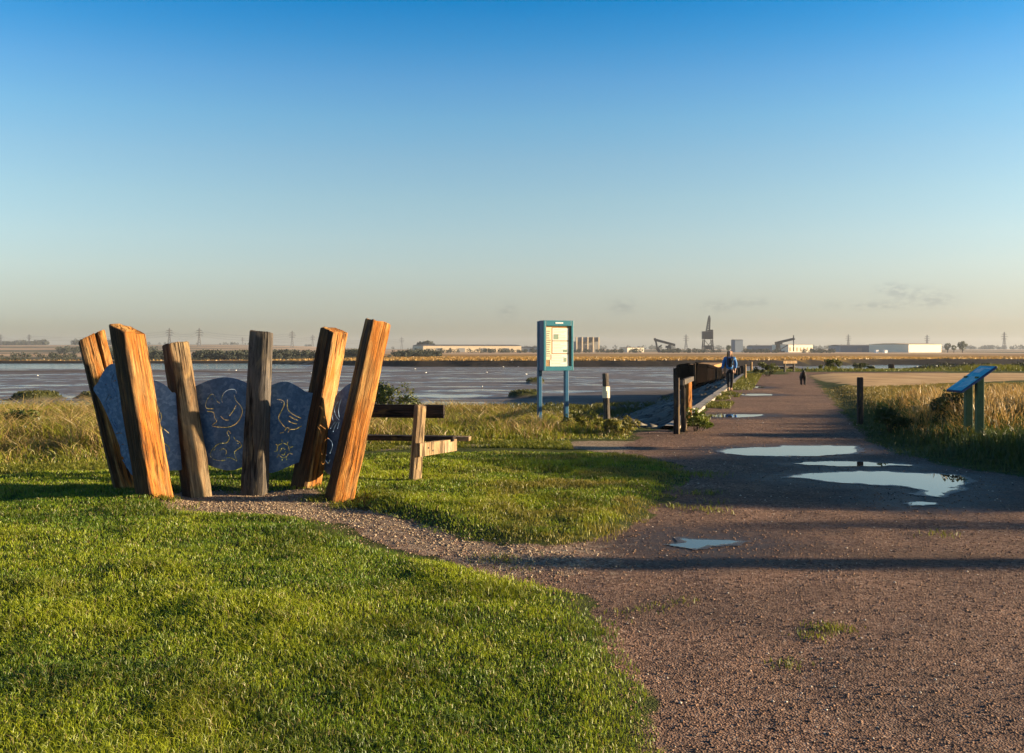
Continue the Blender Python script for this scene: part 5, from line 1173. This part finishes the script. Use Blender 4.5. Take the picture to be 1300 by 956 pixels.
# gulls on the mud
MAT['gull'] = plain('gull_white', (.8, .8, .78), .6)
gm = None
for px, py in ((48, 480), (290, 474), (300, 473), (527, 470), (541, 476), (618, 476), (639, 467), (658, 467), (668, 479), (585, 464), (845, 463), (612, 505), (1095, 465), (1086, 462), (130, 469), (395, 476)):
    Y_ = 5.0 * F / (py - HY); x = (px - CX) / F * Y_; z_ = zt(x, Y_)
    if gm is None:
        e = empty('gull', (0, 0, 0)); b_ = skin('body', [(0, -.26, .30), (0, -.16, .28), (0, 0, .24), (0, .2, .22), (0, .32, .22)], [(0, 1), (1, 2), (2, 3), (3, 4)], [.05, .07, .11, .07, .03], MAT['gull'], e, 1)
        m = MB(); m.bar((.03, .02, .2), (.03, .02, -.03), .025); m.bar((-.03, .02, .2), (-.03, .02, -.03), .025); m.build('leg', MAT['oak_tan'], e); gm = e
    else: e = copy_tree(gm)
    e.location = (x, Y_, max(z_, WL)); e.rotation_euler.z = rng.random() * 6.28; k_ = .85; e.scale = (k_, k_, k_)
    tag(e, 'white gull standing out on the wet mud', 'gull', 'gulls on the mudflat')

# ------------------------------------------------------------------ air, sky, sun, camera
HAZE = 0.00011
if HAZE > 0:
    k = N('haze_air'); pv = k.n('VolumePrincipled'); pv.inputs['Color'].default_value = (.62, .68, .78, 1); pv.inputs['Density'].default_value = HAZE; pv.inputs['Anisotropy'].default_value = .2
    k.l(pv.outputs[0], k.out.inputs['Volume'])
    m = MB(); m.box(0, 3150, 37, 12200, 6900, 86); o = m.build('haze', k.m); tag(o, 'pale evening haze over the estuary', 'haze', kind='stuff')
w = bpy.data.worlds.new('World'); sc.world = w; w.use_nodes = True; nt = w.node_tree; nt.nodes.clear()
def wn(ty, **kw):
    n_ = nt.nodes.new('ShaderNode' + ty)
    for a, b_ in kw.items(): setattr(n_, a, b_)
    return n_
sky = wn('TexSky', sky_type='NISHITA', sun_disc=False); sky.sun_elevation = SUN_EL; sky.sun_rotation = SUN_AZ; sky.altitude = 0; sky.air_density = 1.0; sky.dust_density = .7; sky.ozone_density = 2.2
hs = wn('HueSaturation'); hs.inputs['Saturation'].default_value = 1.0
pre = wn('Mix', data_type='RGBA', blend_type='MULTIPLY'); pre.inputs[0].default_value = 1; pre.inputs[7].default_value = (.34, .34, .34, 1); nt.links.new(sky.outputs[0], pre.inputs[6])
gm_ = wn('Gamma'); gm_.inputs[1].default_value = 1.3; nt.links.new(pre.outputs[2], gm_.inputs[0])
post = wn('Mix', data_type='RGBA', blend_type='MULTIPLY'); post.inputs[0].default_value = 1; post.inputs[7].default_value = (2.94, 2.94, 2.94, 1); nt.links.new(gm_.outputs[0], post.inputs[6])
tc = wn('TexCoord'); sp = wn('SeparateXYZ'); nt.links.new(tc.outputs['Generated'], sp.inputs[0])
zn = wn('Math', operation='MULTIPLY'); zn.inputs[1].default_value = 2.5; nt.links.new(sp.outputs['Z'], zn.inputs[0])
air = wn('ValToRGB'); AIR = [(0.029665632719747592, (0.2842, 0.3028, 0.3987)), (0.07907433977297966, (0.3707, 0.3743, 0.5267)), (0.13823754787368966, (0.4625, 0.4159, 0.5003)), (0.1971687318077063, (0.5498, 0.4742, 0.5061)), (0.27521575261893594, (0.6044, 0.5282, 0.5167)), (0.37161624903855256, (0.6093, 0.5678, 0.5275)), (0.46635154252183636, (0.5673, 0.5861, 0.5568)), (0.5590508974193258, (0.4654, 0.5996, 0.6012)), (0.6493857065233236, (0.3389, 0.5663, 0.6379)), (0.7370736844862498, (0.1568, 0.4926, 0.6563)), (0.8218811257117248, (0.0322, 0.4116, 0.6606))]
while len(air.color_ramp.elements) < len(AIR): air.color_ramp.elements.new(.5)
AIR[-1] = (AIR[-1][0], (0.006, .455, .655)); AIR[-2] = (AIR[-2][0], (.15, .515, .65)); AIR += [(1.0, (.05, .20, .32))]
air.color_ramp.elements.new(.99)
for e_, (p_, c_) in zip(air.color_ramp.elements, AIR): e_.position = p_; e_.color = (*c_, 1)
nt.links.new(zn.outputs[0], air.inputs[0])
am = wn('VectorMath', operation='MULTIPLY'); nt.links.new(post.outputs[2], am.inputs[0]); nt.links.new(air.outputs[0], am.inputs[1])
a2 = wn('VectorMath', operation='SCALE'); a2.inputs['Scale'].default_value = 2.0; nt.links.new(am.outputs[0], a2.inputs[0])
nt.links.new(a2.outputs[0], hs.inputs['Color'])
mp = wn('Mapping'); mp.inputs['Scale'].default_value = (9, 9, 42); nt.links.new(tc.outputs['Generated'], mp.inputs[0])
nz = wn('TexNoise'); nz.inputs['Scale'].default_value = 1.6; nz.inputs['Detail'].default_value = 6; nz.inputs['Roughness'].default_value = .6; nt.links.new(mp.outputs[0], nz.inputs['Vector'])
def wmr(v, a, b_, c=0., d=1.):
    n_ = wn('MapRange'); n_.interpolation_type = 'SMOOTHSTEP'
    for i, q in enumerate((a, b_, c, d)): n_.inputs[i + 1].default_value = q
    nt.links.new(v, n_.inputs[0]); return n_.outputs[0]
def wm(op, a, b_):
    n_ = wn('Math', operation=op)
    for s, v in zip(n_.inputs, (a, b_)):
        if isinstance(v, (int, float)): s.default_value = v
        else: nt.links.new(v, s)
    return n_.outputs[0]
el = wm('MULTIPLY', wmr(sp.outputs['Z'], .012, .035), wmr(sp.outputs['Z'], .075, .045))
cf = wm('MULTIPLY', wm('MULTIPLY', wmr(nz.outputs['Fac'], .60, .74), el), .42)
# a few small evening clouds low over the far shore, placed by compass direction and height
ua = wm('DIVIDE', sp.outputs['X'], wm('MAXIMUM', sp.outputs['Y'], .01)); va = wm('DIVIDE', sp.outputs['Z'], wm('MAXIMUM', sp.outputs['Y'], .01))
def puff(px, py, a, b_):
    du = wm('DIVIDE', wm('SUBTRACT', ua, (px - CX) / F), a / F); dv = wm('DIVIDE', wm('SUBTRACT', va, (HY - py) / F), b_ / F)
    return wm('POWER', 2.718, wm('MULTIPLY', -1.0, wm('ADD', wm('MULTIPLY', du, du), wm('MULTIPLY', dv, dv))))
grey = 0.0
for q in ((1150, 372, 30, 9), (1188, 380, 26, 9), (1130, 366, 14, 6), (910, 389, 22, 6), (955, 384, 24, 5), (645, 396, 10, 10), (790, 389, 16, 9), (1110, 388, 60, 5)): grey = wm('ADD', grey, puff(*q))
pink = wm('ADD', puff(1055, 412, 45, 10), wm('ADD', puff(975, 408, 26, 6), puff(1230, 405, 70, 14)))
mp.inputs['Scale'].default_value = (60, 60, 150)
cf = wm('MINIMUM', wm('MULTIPLY', wm('MULTIPLY', wmr(nz.outputs['Fac'], .36, .62), grey), .62), .6); pf_ = wm('MULTIPLY', wm('MULTIPLY', wmr(nz.outputs['Fac'], .3, .65), pink), .28)
dk = wn('VectorMath', operation='MULTIPLY'); nt.links.new(hs.outputs[0], dk.inputs[0]); dk.inputs[1].default_value = (.62, .64, .72)
pk = wn('VectorMath', operation='MULTIPLY'); nt.links.new(hs.outputs[0], pk.inputs[0]); pk.inputs[1].default_value = (1.30, 1.02, .96)
m0 = wn('Mix', data_type='RGBA'); nt.links.new(pf_, m0.inputs[0]); nt.links.new(hs.outputs[0], m0.inputs[6]); nt.links.new(pk.outputs[0], m0.inputs[7])
mixc = wn('Mix', data_type='RGBA'); nt.links.new(cf, mixc.inputs[0]); nt.links.new(m0.outputs[2], mixc.inputs[6]); nt.links.new(dk.outputs[0], mixc.inputs[7])
bg = wn('Background'); bg.inputs[1].default_value = .065; nt.links.new(mixc.outputs[2], bg.inputs[0])
wo = wn('OutputWorld'); nt.links.new(bg.outputs[0], wo.inputs[0])
ld = bpy.data.lights.new('sun', 'SUN'); ld.energy = 5.0; ld.angle = math.radians(.8); ld.color = (1.0, .77, .48)
lo = bpy.data.objects.new('sun', ld); COL.objects.link(lo); lo.rotation_euler = SUN.to_track_quat('Z', 'Y').to_euler(); lo.location = (60, -10, 30)
cam = bpy.data.cameras.new('camera'); cam.sensor_width = 36; cam.lens = 36 * F / 1300; cam.shift_y = (HY - 478) / 1300; cam.clip_start = .05; cam.clip_end = 20000
co = bpy.data.objects.new('camera', cam); COL.objects.link(co); co.location = (0, 0, CH); co.rotation_euler = (math.pi / 2, 0, 0); sc.camera = co
sc.view_settings.view_transform = 'Standard'; sc.view_settings.look = 'None'; sc.view_settings.exposure = 1.5; sc.view_settings.gamma = 1.0; sc.view_settings.use_curve_mapping = False
sc.render.engine = 'CYCLES'; sc.cycles.use_denoising = True
try: sc.cycles.denoiser = 'OPENIMAGEDENOISE'; sc.cycles.denoising_input_passes = 'RGB_ALBEDO_NORMAL'
except Exception: pass
sc.cycles.max_bounces = 6; sc.cycles.diffuse_bounces = 3; sc.cycles.transmission_bounces = 4; sc.cycles.volume_bounces = 1; sc.cycles.sample_clamp_indirect = 6
